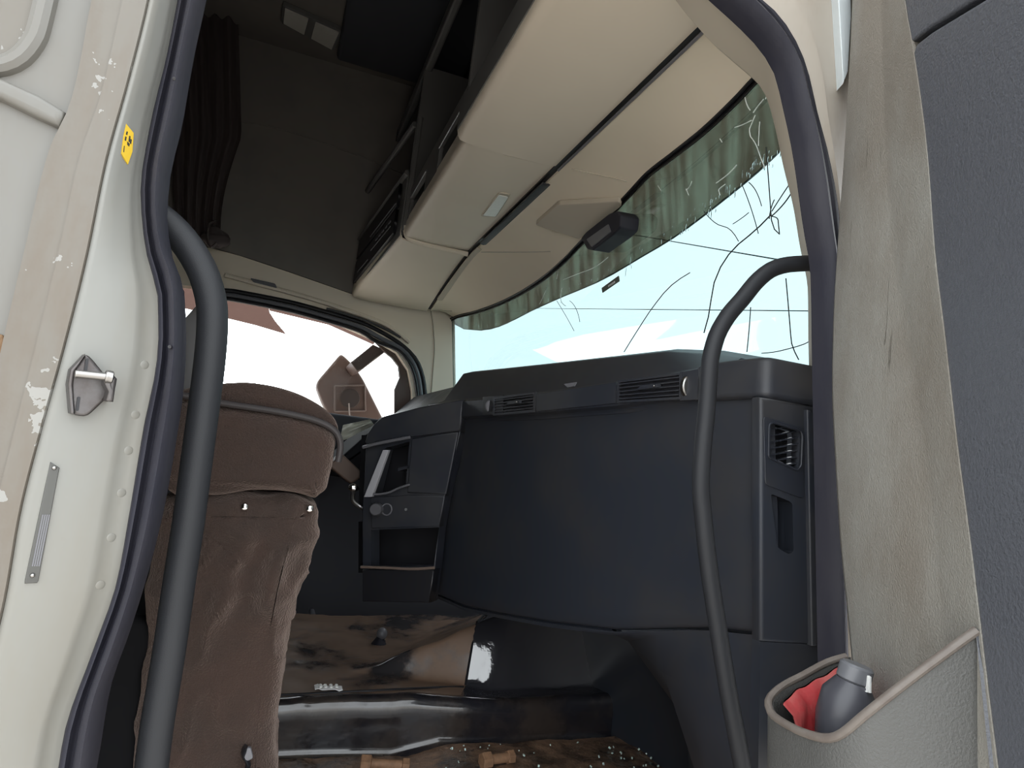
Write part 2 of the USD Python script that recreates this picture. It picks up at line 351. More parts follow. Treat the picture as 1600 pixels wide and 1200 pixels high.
# ------------------------------------------------------------------ passenger side: B pillar, jamb, A pillar
seal_o = [(300, -120), (278, 0), (262, 83), (233, 207), (220, 300), (223, 353), (230, 400), (247, 467), (248, 533), (242, 587), (227, 657), (203, 800), (182, 913), (147, 1013), (100, 1150), (92, 1200), (62, 1330)]
seal_i = [(342, -120), (318, 0), (300, 83), (282, 187), (262, 277), (258, 333), (267, 400), (285, 450), (288, 533), (283, 613), (273, 683), (252, 800), (227, 900), (200, 987), (167, 1083), (147, 1200), (117, 1330)]
seal2_i = [(1060, -60), (1128, 3), (1163, 35), (1198, 73), (1219, 108), (1233, 163), (1248, 233), (1265, 350), (1277, 430), (1279, 560), (1282, 700), (1285, 850), (1288, 1000), (1294, 1300)]
seal2_o = [(1130, -60), (1184, 0), (1216, 29), (1242, 70), (1257, 108), (1274, 181), (1292, 248), (1307, 330), (1314, 430), (1308, 560), (1312, 700), (1316, 850), (1320, 1000), (1328, 1300)]
bright = [(255, -120), (233, 0), (200, 133), (167, 253), (137, 400), (97, 560), (67, 667), (33, 800), (10, 933), (-20, 1060), (-55, 1200), (-90, 1330)]
second = [(170, -120), (143, 0), (110, 160), (77, 233), (40, 383), (12, 500), (-15, 620), (-55, 800), (-90, 933), (-120, 1060), (-150, 1200), (-190, 1330)]
def resample(L, vs):
    L = np.array(L, float); return np.c_[np.interp(vs, L[:, 1], L[:, 0]), vs]
vs = np.linspace(-120, 1330, 60)
def smooth_line(L, vs):
    L = np.array(L, float); return np.c_[PchipInterpolator(L[:, 1], L[:, 0])(vs), vs]
SO, SI, BR, SE = [smooth_line(L, vs) for L in (seal_o, seal_i, bright, second)]
YB = -.03
rows = []
for i in range(len(vs)):
    so = ax(*SO[i], y=.0); si = ax(*((SO[i] + SI[i]) / 2), y=.006)
    br = ax(*BR[i], y=YB); se = ax(*SE[i], y=YB - .004)
    m1 = br + (so - br) * .06 + np.array([.004, -.004, 0]); m2 = br + (so - br) * .42 + np.array([0, -.004, 0]); m3_ = br + (so - br) * .72 + np.array([0, -.005, 0])
    m4 = br + (so - br) * .78 + np.array([0, .0, 0]); m5 = br + (so - br) * .93 + np.array([0, .003, 0])
    rows.append([si, so, m5, m4, m3_, m2, m1, br])
jr = np.array(rows)
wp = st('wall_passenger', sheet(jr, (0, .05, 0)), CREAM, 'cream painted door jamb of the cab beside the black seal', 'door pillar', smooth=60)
rows2 = []
for i in range(len(vs)):
    br = jr[i, -1]; se = ax(*SE[i], y=YB - .004)
    d = se - br
    rows2.append([br + np.array([0, .003, 0]), br + d * .02 + np.array([0, -.004, 0]), br + d * .45 + np.array([0, -.003, 0]), br + d * .5, br + d * .96, se, se + d * .06 + np.array([0, .012, 0])])
r2 = np.array(rows2)
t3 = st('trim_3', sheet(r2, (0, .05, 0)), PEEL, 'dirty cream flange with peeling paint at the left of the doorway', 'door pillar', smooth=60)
rows3 = []
for i in range(len(vs)):
    e = r2[i, -1]; rows3.append([e, e + np.array([-.2, 0, 0]), np.array([-1.75, e[1], e[2]])])
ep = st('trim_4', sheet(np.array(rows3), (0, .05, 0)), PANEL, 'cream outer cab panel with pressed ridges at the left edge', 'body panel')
yo = float(r2[0, -1][1])
# pressed window recess corner and ledge on the outer panel
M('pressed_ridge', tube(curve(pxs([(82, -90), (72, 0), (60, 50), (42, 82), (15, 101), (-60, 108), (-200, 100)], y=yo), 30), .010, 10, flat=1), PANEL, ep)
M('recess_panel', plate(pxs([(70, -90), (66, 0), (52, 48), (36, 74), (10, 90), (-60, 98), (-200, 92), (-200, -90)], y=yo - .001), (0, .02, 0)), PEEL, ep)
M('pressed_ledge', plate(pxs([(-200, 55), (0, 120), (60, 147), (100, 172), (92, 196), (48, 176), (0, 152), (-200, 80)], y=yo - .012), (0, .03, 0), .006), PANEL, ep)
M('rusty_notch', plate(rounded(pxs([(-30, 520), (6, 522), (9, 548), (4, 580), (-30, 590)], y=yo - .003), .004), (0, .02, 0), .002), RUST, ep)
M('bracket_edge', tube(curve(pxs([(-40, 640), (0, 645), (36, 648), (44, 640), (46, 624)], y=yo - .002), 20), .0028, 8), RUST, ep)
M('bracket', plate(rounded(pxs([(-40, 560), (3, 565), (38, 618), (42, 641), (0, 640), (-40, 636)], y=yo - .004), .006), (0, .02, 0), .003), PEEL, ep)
# body around and above the doorway
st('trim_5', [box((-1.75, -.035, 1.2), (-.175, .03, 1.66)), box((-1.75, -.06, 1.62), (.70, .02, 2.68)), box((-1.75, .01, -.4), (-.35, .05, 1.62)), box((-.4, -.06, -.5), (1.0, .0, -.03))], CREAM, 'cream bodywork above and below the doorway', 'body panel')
# A pillar
v2 = np.array([0, .06, .12, .2, .3, .42, .55, .7, .85, 1.0])
def along(L, n):
    p = np.array(L, float); s = np.r_[0, np.cumsum(np.linalg.norm(np.diff(p, axis=0), axis=1))]
    return PchipInterpolator(s, p)(np.linspace(0, s[-1], n))
S2I, S2O = along(seal2_i, 50), along(seal2_o, 50)
jam = [(1300, -60), (1336, 0), (1329, 100), (1322, 200), (1314, 300), (1309, 400), (1307, 500), (1306, 620), (1310, 720), (1316, 850), (1326, 950), (1345, 1300)]
J2 = along(jam, 50)
rows = []
for i in range(50):
    o = ax(*S2O[i], y=0); s = ax(*((S2O[i] + S2I[i]) / 2), y=.005); j = ax(*J2[i], y=.0)
    rows.append([s, o, o + (j - o) * .3 + np.array([0, -.008, 0]), o + (j - o) * .42 + np.array([0, -.002, 0]), j, j + np.array([.06, .03, 0]), j + np.array([.14, .06, 0]), ])
st('trim_6', sheet(np.array(rows), (0, .012, 0)), PILLAR, 'dirty cream front door pillar beside the open door', 'door pillar', smooth=60)
inn = [(1040, -70), (1108, 17), (1150, 55), (1190, 92), (1206, 116), (1222, 170), (1236, 235), (1252, 300), (1262, 360), (1276, 440), (1277, 520), (1279, 590), (1281, 620)]
I2 = along(inn, 50); K2 = along(seal2_i[:10] + [(1281, 640)], 50)
rows = []
for i in range(50):
    a = ax(*K2[i], y=.012) + np.array([.012, .01, .0]); b = ax(*I2[i], y=.06)
    rows.append([a, b, b + np.array([.03, .05, .0])])
st('trim_7', sheet(np.array(rows), (.02, .01, 0)), BEIGED, 'beige inner lining of the front door pillar beside the windscreen', 'pillar lining', smooth=60)

# rubber door seal: one continuous ring round the doorway, flange and hollow bulb
def ring(a, b):
    """left side upwards, over the top, right side downwards"""
    left = [ax(*p, y=0) for p in a[::-1]]; right = [ax(*p, y=0) for p in b]
    return left, right
lo_, ro_ = ring(along(seal_o, 46), S2O); li_, ri_ = ring(along(seal_i, 46), S2I)
top_o = curve([lo_[-1], (-.15, 0, 1.50), (-.02, 0, 1.66), (.2, 0, 1.66), (.42, 0, 1.57), ro_[0]], 16)[1:-1]
top_i = curve([li_[-1], (-.11, 0, 1.48), (.0, 0, 1.61), (.2, 0, 1.61), (.4, 0, 1.52), ri_[0]], 16)[1:-1]
po, pi_ = np.array(lo_ + list(top_o) + ro_), np.array(li_ + list(top_i) + ri_)
prof = [(0, .012), (0, -.002), (.10, -.009), (.22, -.010), (.30, -.004), (.38, -.003), (.46, -.012), (.58, -.022), (.74, -.027), (.90, -.022), (1.0, -.008), (1.02, .012)]
rows = [[o + (i - o) * s + np.array([0, d, 0]) for s, d in prof] for o, i in zip(po, pi_)]
t = T('door_seal', 'black rubber door seal running round the edge of the doorway', 'rubber seal')
M('seal_strip', loft(rows, closed=True), RUBBER, t, smooth=50)
for u, v in ((272, 123), (265, 542)): M('seal_hole', cyl(ax(u, v, y=-.0275), ax(u, v, y=-.02), .0018, 8), BLACK, t)

# ------------------------------------------------------------------ things on the jamb
JT = loft(jr).triangles
def hit(u, v, tri=JT):
    """Where a pixel's ray meets the jamb's own triangles, and the normal there."""
    d = ray(u, v); e1, e2 = tri[:, 1] - tri[:, 0], tri[:, 2] - tri[:, 0]
    h = np.cross(d, e2); a = (e1 * h).sum(1); f = 1 / np.where(abs(a) < 1e-12, 1e-12, a); s0 = C - tri[:, 0]
    p = f * (s0 * h).sum(1); q = np.cross(s0, e1); r = f * (q @ d); t = f * (e2 * q).sum(1)
    ok = (p >= -1e-6) & (r >= -1e-6) & (p + r <= 1 + 1e-6) & (t > 0)
    k = np.where(ok)[0][np.argmin(t[ok])]; n = np.cross(e1[k], e2[k]); n /= np.linalg.norm(n)
    return C + d * t[k], (n if n @ d < 0 else -n)
def flat(us, about):
    """A plane that touches the jamb about one pixel."""
    P = np.array([hit(*p)[0] for p in us]); o = P.mean(0); n = np.linalg.svd(P - o)[2][2]
    return o, (n if n @ (C - o) > 0 else -n)
def onjamb(region):
    o, n = flat(region, 0)
    o = o + n * max(0, max((hit(*p)[0] - o) @ n for p in region))
    return n, lambda u, v, lift=0: on(u, v, n, o + n * lift)
JN, jamb = onjamb([(135, 560), (120, 645), (176, 604), (150, 600), (160, 570)])
sk = T('door_striker', 'grey steel door striker with a pin bolted to the cream jamb', 'door striker')
base = rounded([jamb(*p, .012) for p in ((135, 552), (146, 562), (170, 592), (178, 604), (168, 622), (136, 652), (113, 648), (109, 600), (112, 578))], .008, 3)
M('striker_plate', plate(base, -JN * .014, .003, holes=[]), STEEL, sk)
side_l = [jamb(*p, .012) for p in ((135, 551), (110, 578), (106, 600), (112, 648), (121, 645), (118, 600), (118, 582))]
M('side_flange', plate([jamb(u, v, .017) for u, v in ((134, 553), (111, 577), (107, 600), (111, 646), (117, 648), (115, 602), (117, 582))], -JN * .016, .002), STEEL, sk)
M('end_bracket', plate([jamb(u, v, .028) for u, v in ((166, 586), (176, 583), (184, 592), (181, 608), (178, 628), (166, 626), (170, 612), (164, 600))], -JN * .028, .003), STEEL, sk)
M('striker_pin', cyl(jamb(117, 584, .026), jamb(170, 589, .026), .0036, 18), SATIN, sk)
M('pin_collar', cyl(jamb(164, 588, .026), jamb(176, 590, .026), .0062, 18), SATIN, sk)
for u, v in ((135, 572), (122, 632)):
    M('bolt_slot', plate(rounded([jamb(u - 4, v + 10, .0135), jamb(u - 1, v - 12, .0135), jamb(u + 4, v - 12, .0135), jamb(u + 1, v + 10, .0135)], .003), -JN * .004), BLACK, sk)
JN, jamb = onjamb([(200, 200), (206, 236), (200, 250), (192, 240), (194, 215)])
yl = T('warning_label', 'small yellow label with black marks stuck high on the cream jamb', 'label')
M('label_sheet', plate([jamb(*p, .0008) for p in ((197, 193), (209, 208), (207, 237), (200, 257), (190, 240), (193, 212))], -JN * .002), YELLOW, yl)
M('label_marks', [plate([jamb(*p, .0011) for p in q], -JN * .0006) for q in (((198, 205), (200, 206), (199, 211), (197, 210)), ((202, 212), (204, 213), (203, 222), (201, 221)), ((204, 217), (206, 218), (205, 225), (203, 224)), ((199, 221), (203, 225), (202, 229), (199, 226)), ((196, 213), (198, 214), (197, 220), (195, 219)), ((194, 228), (195, 228), (194, 238), (193, 237)))], INK, yl)
JN, jamb = onjamb([(82, 726), (90, 733), (60, 905), (42, 908), (66, 820)])
dp = T('data_plate', 'narrow grey metal data plate riveted low on the cream jamb', 'plate')
q = lambda u, v, l=.0015: jamb(u, v, l)
M('plate_sheet', plate([q(*p) for p in ((79, 722), (93, 731), (60, 908), (58, 911), (39, 912), (39, 908))], -JN * .006, .0006), PLATE, dp)
for k in range(4):
    a0, a1 = np.array((66 + k * 3.4, 804.)), np.array((49.5 + k * 3.4, 885.))
    M('text_line', plate([q(a0[0], a0[1], .0018), q(a0[0] + 2.2, a0[1], .0018), q(a1[0] + 2.2, a1[1], .0018), q(a1[0], a1[1], .0018)], -JN * .0006), GREYP, dp)
for u, v in ((85, 731), (51, 899)):
    M('rivet', ball(q(u, v, .0022), .002, sub=2), SATIN, dp)
for u, v in ((229, 570), (215, 648), (204, 704), (193, 770), (177, 840), (160, 914)):
    p_, n_ = hit(u - 3, v); d_ = trimesh.creation.icosphere(2, .0042); d_.apply_scale((1, 1, .16)); d_.apply_transform(trimesh.geometry.align_vectors((0, 0, 1), n_)); d_.apply_translation(p_)
    M('paint_dimple', d_, CREAM, wp)

# ------------------------------------------------------------------ grab handles
t = T('grab_handle', 'thick dark grey grab handle beside the seat, left of the doorway', 'grab handle')
pth = pxs([(215, 318), (246, 337), (275, 362), (300, 394), (322, 438), (332, 490), (328, 560), (318, 640), (306, 730), (294, 820), (280, 910), (264, 1020), (246, 1130), (238, 1190), (222, 1300)], y=.035)
M('handle_tube', tube(curve(pth, 60), .0158, 20), HANDLE, t)
M('handle_foot', cyl(pth[0] + np.array([-.0, .012, 0]), pth[0] + np.array([0, -.004, 0]), .022, 20), HANDLE, t)
t = T('grab_handle', 'slim bent dark grab handle in front of the dashboard end, right of the doorway', 'grab handle')
hp = [ax(u, v, y=y) for u, v, y in ((1280, 411, .05), (1250, 412, .05), (1228, 414, .05), (1206, 421, .05), (1185, 437, .05), (1160, 467, .05), (1135, 497, .05), (1118, 530, .05), (1109, 570, .05), (1104, 640, .05), (1098, 700, .05), (1095, 750, .05), (1099, 810, .05), (1108, 890, .05), (1121, 975, .05), (1138, 1080, .05), (1157, 1180, .05), (1185, 1330, .05))]
M('handle_tube', tube(curve(hp, 80), .0122, 20), HANDLE, t)
M('handle_foot', cyl(hp[0] + np.array([.012, 0, 0]), hp[0] + np.array([-.006, 0, 0]), .019, 20), HANDLE, t)

# ------------------------------------------------------------------ windscreen
def WX(y, z): return .83 - .15 * (z - 1) + .08 * (1 - ((y - 1.32) / 1.2) ** 2)
def gw(d=0): return lambda p: p[0] - WX(min(max(p[1], -.3), 2.7), p[2]) - d
def ws(u, v, d=0): return onf(u, v, gw(d))
w1 = T('window_1', 'cracked rain-wet windscreen with bluish glass over the dashboard', 'windscreen', kind='structure')
ys = np.linspace(.06, 2.5, 30); zs = np.linspace(.93, 1.66, 12)
M('pane', sheet([[(WX(y, z), y, z) for y in ys] for z in zs], (.006, 0, 0)), WIND, w1)
topedge = [(1203, 104), (1192, 110), (1150, 152), (1100, 200), (1050, 240), (1010, 271), (985, 298), (950, 335), (905, 380), (880, 406), (850, 432), (810, 458), (770, 477), (740, 487), (712, 494), (704, 498)]
te = np.array([ws(u, v, -.006) for u, v in along(topedge, 60)])
M('frit_band', sheet([te + np.array([.004, 0, .02]), te + np.array([.004, 0, -.012])], (.003, 0, 0)), FRIT, w1)
M('top_gasket', tube(te, .0045, 8), FRIT, w1)
cracks = [  # (bright?, radius in mm, outline of pixels)
    (0, .8, [(1205, 335), (1180, 360), (1150, 385), (1130, 410), (1115, 445), (1108, 490), (1100, 520)]),
    (0, .7, [(1078, 426), (1050, 445), (1020, 480), (1000, 510), (975, 550)]),
    (0, .6, [(1197, 230), (1200, 270), (1203, 310), (1205, 340), (1212, 362), (1218, 366)]),
    (0, .7, [(1205, 338), (1225, 318), (1242, 292)]), (0, .6, [(1206, 330), (1222, 305), (1232, 290)]),
    (0, .6, [(1202, 342), (1205, 325), (1210, 312)]), (0, .6, [(1218, 366), (1216, 345), (1206, 338)]),
    (0, .6, [(1228, 435), (1232, 480), (1236, 530), (1248, 562)]), (0, .5, [(1278, 525), (1250, 540), (1220, 548), (1190, 552)]),
    (0, .6, [(1173, 480), (1170, 520), (1167, 550)]), (0, .5, [(1100, 330), (1120, 350), (1140, 358), (1154, 377)]),
    (0, .5, [(1145, 350), (1160, 340), (1170, 332)]), (0, .5, [(870, 470), (885, 495), (897, 517)]), (0, .5, [(890, 470), (902, 487), (906, 503)]),
    (0, .5, [(1170, 285), (1182, 300), (1190, 322)]), (0, .5, [(1160, 290), (1175, 330), (1185, 365)]),
    (1, .9, [(1202, 118), (1200, 140), (1196, 155)]), (1, .9, [(1193, 155), (1184, 166), (1177, 176)]), (1, 1.0, [(1164, 152), (1167, 163), (1172, 172)]),
    (1, .9, [(1148, 199), (1162, 194), (1174, 188)]), (1, .9, [(1180, 180), (1175, 192), (1171, 203), (1173, 214)]), (1, 1.0, [(1125, 217), (1128, 222)]),
    (1, .8, [(1173, 214), (1182, 228), (1188, 245), (1195, 262)]), (1, .7, [(1187, 190), (1186, 205), (1185, 228)]),
    (1, .9, [(1119, 286), (1134, 275), (1151, 258)]), (1, .7, [(1081, 283), (1077, 292), (1072, 297)]), (1, .7, [(1072, 295), (1076, 305)]),
    (1, .9, [(880, 437), (905, 427), (930, 417), (950, 402)]), (1, .7, [(872, 424), (870, 436)]), (1, .7, [(855, 449), (848, 465), (843, 475)]),
    (1, .7, [(878, 450), (876, 465), (884, 478)]), (1, .8, [(1125, 305), (1123, 297), (1133, 288)]), (1, .6, [(1028, 290), (1033, 298)])]
for b, r, L in cracks:
    M('crack', tube(curve([ws(u, v, -.001) for u, v in L], 10), r / 1000 * (1.2 if b else 1.7), 5), CRACKL if b else CRACK, w1)
sk_ = T('inspection_sticker', 'small dark rectangular sticker on the middle of the windscreen', 'sticker')
M('sticker_sheet', plate([ws(u, v, -.004) for u, v in ((940, 450), (966, 431), (967, 439), (941, 457))], (.003, 0, 0)), mat('sticker_green', (.09, .11, .085), .6), sk_)
M('sticker_marks', plate([ws(u, v, -.006) for u, v in ((950, 446), (960, 439), (960, 442), (950, 449))], (.003, 0, 0)), PAPER, sk_)
# raindrops clinging to the outside of the glass, near the visor edge
rg = np.random.default_rng(4)
dr = []
for _ in range(170):
    u = 740 + rg.random() * 490; vv = np.interp(u, (720, 870, 1000, 1130, 1240), (515, 465, 400, 310, 212)) + rg.normal(-6, 9)
    p = ws(u, vv, .0065); r_ = .0012 + .0010 * rg.random(); k_ = 2 + 5 * rg.random() ** 2
    dr.append(ball(p, r_, (.5, .8, k_), 1))
M('rain_drops', dr, WATER, w1, 'rain drops running down the outside of the glass', None, None, 'stuff', smooth=True)
# external sun visor
vis = [(1262, 190), (1240, 213), (1190, 262), (1130, 312), (1050, 372), (1000, 402), (940, 437), (870, 467), (820, 490), (785, 508), (755, 516), (725, 514), (705, 503), (690, 490)]
vb = np.array([ws(u, v, .07) for u, v in along(vis, 50)])
vt = np.array([(WX(p[1], 1.78) + .05, p[1], 1.78) for p in vb])
t = T('sun_visor', 'smoked green-brown exterior sun visor across the top of the windscreen', 'exterior visor')
M('visor_shade', sheet([vt, vt * .5 + vb * .5 + np.array([.012, 0, 0]), vb], (.004, 0, 0)), SMOKE, t)
lip = vb[::2] + np.array([.002, 0, 0])
M('visor_lip', tube(lip, .0022, 6), mat('visor_lip_grey', (.30, .32, .32), .3), t)
far_end = vb[-16:]
# wires outside
for lab, a, b in (('thin black overhead wire crossing the upper windscreen', (1020, 372), (1230, 408)), ('thin black overhead wire lower in the windscreen', (855, 482), (1285, 486))):
    A, B = ax(*a, x=9), ax(*b, x=7); d = B - A
    P = [A - d * 3 + d * 7 * s + np.array([0, 0, .0]) for s in np.linspace(0, 1, 20)]
    w = T('power_line', lab, 'overhead wire')
    M('wire', tube(P, .011 if a[0] > 900 else .008, 6), CABLE, w)

# ------------------------------------------------------------------ headliner between shelf rail and windscreen
rail_px = along([(1135, -28), (1100, 10), (860, 265), (745, 400), (668, 484)], 60)
rl = np.array([ax(u, v, z=1.588) if True else 0 for u, v in rail_px])
yy = np.linspace(.02, 2.46, 40)
def at_y(P, y): o = np.argsort(P[:, 1]); return np.array([np.interp(y, P[o, 1], P[o, k]) for k in range(3)])
XR = .628
def rail_z(y): return 1.59 - .10 * np.clip((y - 1.75) / .7, 0, 1) ** 1.3
rows = []
for y in yy:
    e = at_y(te, np.clip(y, te[:, 1].min(), te[:, 1].max())); e[1] = y
    if y < te[:, 1].min(): e = at_y(te, te[:, 1].min()) + np.array([-.0, 0, .05 * (te[:, 1].min() - y) / .1]); e[1] = y
    a = np.array([XR + .012, y, rail_z(y) + .004])
    rows.append([a + (e - a) * s + np.array([0, 0, .012 * math.sin(math.pi * s)]) for s in np.linspace(0, 1, 7)])
hl = st('trim_8', sheet(np.array(rows), (0, 0, .012)), HEADLN, 'beige headliner panel between the overhead shelf and the windscreen', 'headliner', smooth=60)
def hlp(u, v, lift=0):      # nearest headliner point behind a pixel
    g = np.array(rows)
    yq = yy
    def f(p):
        j = min(max(np.searchsorted(yq, p[1]) - 1, 0), len(yq) - 2); w = (p[1] - yq[j]) / (yq[j + 1] - yq[j])
        line = g[j] * (1 - w) + g[j + 1] * w
        return np.interp(p[0], line[:, 0], line[:, 2]) - lift - p[2]
    return onf(u, v, f, .6, 3.6)
for L in ([(893, 264), (930, 272), (970, 281), (1003, 290)], [(752, 394), (800, 394), (868, 394)][:2] + [(860, 393)], [(670, 484), (690, 485), (706, 486)]):
    M('headliner_seam', tube(curve([hlp(u, v, .0005) for u, v in L], 10), .0018, 6), BEIGED, hl)
t = T('sun_blind', 'darker beige flip-down sun shade on the headliner', 'sun shade')
M('shade_panel', plate(rounded([hlp(u, v, .016) for u, v in ((836, 352), (872, 320), (968, 315), (972, 322), (905, 374))], .012, 3), (0, 0, .014), .003), BEIGED, t)
sb = T('sensor_housing', 'dark grey sensor housing at the top middle of the windscreen', 'sensor box')
def sf(u, v, d): return ws(u, v, -d)
pf = [sf(u, v, .055) for u, v in ((907, 372), (915, 362), (950, 334), (963, 329), (970, 336), (968, 356), (958, 366), (925, 391), (916, 389))]
M('housing', plate(rounded(np.array(pf), .006, 2), (.055, 0, .004), .006), RUBBER, sb)
M('housing_front', plate(rounded([sf(u, v, .058) for u, v in ((916, 374), (950, 350), (954, 362), (924, 386))], .004, 2), (.006, 0, 0), .001), GREYP, sb)

# ------------------------------------------------------------------ overhead shelf console
OF = mat('shelf_plastic', (.15, .145, .14), .5, bump=.1, bscale=500)
oc = T('overhead_console', 'beige overhead storage console above the windscreen with dark shelf openings', 'overhead console')
XB = .365                     # rear edge
def under(x, y, z, dz=0): return (x, y, z)
def module(y0, y1, xa, z0, z1, n=14, r=.03, xb=None):
    """Underside of one module: rounded rear edge, flat belly, front edge at the rail."""
    g = []; xb = xa if xb is None else xb
    for y in np.linspace(y0, y1, n):
        s = (y - y0) / (y1 - y0); z = z0 + (z1 - z0) * s ** 1.4; xr = xa + (xb - xa) * s
        g.append([(xr + .004, y, z + .07), (xr, y, z + r), (xr + r * .08, y, z + r * .5), (xr + r * .35, y, z + r * .12), (xr + r, y, z), (xr + .12, y, z - .004), (XR - .02, y, z), (XR - .004, y, z + .004), (XR, y, z + .03)])
    return sheet(np.array(g), (.0, 0, .006))
M('belly_panel', module(.03, .905, .338, 1.598, 1.598), BEIGE, oc, smooth=50)
M('belly_panel', module(.915, 1.775, .362, 1.603, 1.603), BEIGE, oc, smooth=50)
M('belly_panel', module(1.80, 2.47, .352, 1.596, 1.488, xb=.255), BEIGE, oc, smooth=50)
# bead between the far and the middle module
M('divider_post', tube([(.366, 1.788, 2.1), (.366, 1.788, 1.65)], .012, 10), OF, oc)
M('divider_bead', tube(curve([(.366, 1.788, 1.66), (.372, 1.788, 1.62), (.40, 1.788, 1.598), (.5, 1.788, 1.594), (.625, 1.788, 1.594)], 40), .011, 10), BEIGE, oc)
# rail and dark gap at the front edge
rr = [[(XR - .004, y, rail_z(y) + .012), (XR + .014, y, rail_z(y) + .012)] for y in np.linspace(.02, 2.47, 30)]
M('rail_gap', sheet(np.array(rr), (0, 0, .006)), BLACK, oc)
M('rail_edge', tube([(XR + .004, y, rail_z(y) + .0) for y in np.linspace(.02, .9, 20)], .0035, 8), GREYP, oc)
M('rail_cover', sheet([[(XR - .002, y, rail_z(y) - .002), (XR + .010, y, rail_z(y) - .005), (XR + .022, y, rail_z(y) - .001)] for y in np.linspace(1.0, 1.62, 12)], (0, 0, .006)), DASH, oc)
M('rail_cover', sheet([[(XR + .004, y, rail_z(y) - .002), (XR + .016, y, rail_z(y) - .005), (XR + .03, y, rail_z(y) - .001)] for y in np.linspace(1.68, 2.3, 12)], (0, 0, .006)), BEIGED, oc)
# fascia, partitions, shelf floor and back
def slot(y0, y1, z0, z1): return box((XB - .05, y0, z0), (XB + .06, y1, z1))
f2 = box((XB, .92, 1.622), (XB + .012, 1.775, 1.80))
M('fascia', tm(mf(f2) - mf(slot(1.47, 1.74, 1.665, 1.745)) - mf(slot(.97, 1.28, 1.665, 1.755))), OF, oc)
for y0, y1 in ((1.47, 1.74), (.97, 1.28)):
    M('slot_recess', box((XB + .05, y0 - .01, 1.655), (XB + .06, y1 + .01, 1.765)), BLACK, oc)
    M('slot_lip', tube([(XB - .001, y0, 1.748), (XB - .001, y1, 1.748)], .003, 6), GREYP, oc)
M('fascia', box((.336, .04, 1.625), (.348, .90, 1.70)), OF, oc)
FA, FB = np.array((.350, 1.81, 0)), np.array((.258, 2.47, 0)); FD = FB - FA
FN = np.array((-FD[1], FD[0], 0)); FN /= np.linalg.norm(FN)          # faces rearwards
def fz(s_, z, lift=0): return FA + FD * s_ + np.array((0, 0, z)) + FN * lift
def fpan(s0, s1, za, zb, lift, dep, bev=0, drop=0): return plate([fz(s0, za, lift), fz(s1, za - drop, lift), fz(s1, zb - drop, lift), fz(s0, zb, lift)], -FN * dep, bev)
M('fascia', fpan(0, 1, 1.615, 1.87, 0, .012, 0, .10), OF, oc)
M('fascia_top', tube([fz(0, 1.875, .002), fz(.5, 1.825, .002), fz(1, 1.775, .002)], .012, 10), OF, oc)
M('upper_bar', tube([fz(0, 2.08, .0), fz(1, 2.02, .0)], .012, 10), OF, oc)
for y in (.91, 1.79):
    M('partition', plate([(XB - .012, y - .009, 1.63), (XB - .012, y - .009, 2.32), (.60, y - .009, 2.32), (.60, y - .009, 1.63)], (0, .018, 0), .004), OF, oc)
M('shelf_floor', box((XB, .04, 1.64), (.74, 2.46, 1.65)), OF, oc)
M('shelf_back', box((.70, .04, 1.6), (.72, 2.46, 2.5)), DARKF, oc)
M('upper_fascia', box((XB - .01, .04, 2.30), (XB + .02, 2.46, 2.36), .008), OF, oc)
# reading lamp let into the middle module
lp = [ax(u, v, z=1.5975) for u, v in ((780, 301), (798, 305), (775, 340), (751, 338))]
M('lamp_frame', plate(rounded(lp, .010, 3), (0, 0, .012), .002), BEIGED, oc)
lc = np.mean(lp, 0)
M('lamp_lens', plate(rounded([lc + (np.array(p) - lc) * .86 + np.array([0, 0, -.003]) for p in lp], .008, 3), (0, 0, .01), .002), LENS, oc)
# radio / tachograph units in the far module
for k, (z0, z1) in enumerate(((1.635, 1.735), (1.75, 1.845))):
    r_ = T('radio_unit', ['black radio unit with small printed buttons in the far overhead module', 'black tachograph unit above the radio in the far overhead module'][k], 'radio')
    M('faceplate', fpan(.08, .94, z0, z1, .014, .012, .002, .085), BLACK, r_)
    if k == 0:
        for j in range(5): M('button', fpan(.16 + j * .065, .20 + j * .065, z0 + .06 - j * .0065, z0 + .068 - j * .0065, .017, .003), GREYP, r_)
        M('display_line', fpan(.15, .55, z0 + .04, z0 + .044, .016, .002, 0, .034), GREYP, r_)
        M('display_line', fpan(.60, .85, z0 - .03, z0 - .026, .016, .002, 0, .021), GREYP, r_)
    else:
        M('card_slot', fpan(.1, .62, z0 + .012, z0 + .017, .016, .002, 0, .045), GREYP, r_)

# ------------------------------------------------------------------ upper cab: lamp, curtain, strap
t = T('ceiling_lamp', 'twin-lens interior lamp mounted high under the dark roof', 'lamp')
cl = pxs([(441, 8), (535, 50), (522, 80), (438, 34)], z=2.596)
M('lamp_body', plate(rounded(cl, .01, 2), (0, 0, .022), .004), OF, t)
for a, b in ((0.02, .46), (.52, .98)):
    pl = np.array([cl[0] + (cl[1] - cl[0]) * a, cl[0] + (cl[1] - cl[0]) * b, cl[3] + (cl[2] - cl[3]) * b, cl[3] + (cl[2] - cl[3]) * a]); c0 = pl.mean(0)
    M('lamp_lens', plate([c0 + (p - c0) * .86 - np.array([0, 0, .008]) for p in pl], (0, 0, .01), .002), LENSD, t)
t = T('roof_dark_panel', 'dark panel below the roof over the front of the cab', 'roof hatch')
M('dark_panel', box((.02, .5, 2.56), (.60, 2.35, 2.615), .02), DARKF, t)  # plain dark panel under the front part of the roof
t = T('curtain', 'dark brown curtain gathered and tied at the rear of the driver side', 'curtain')
rows = []
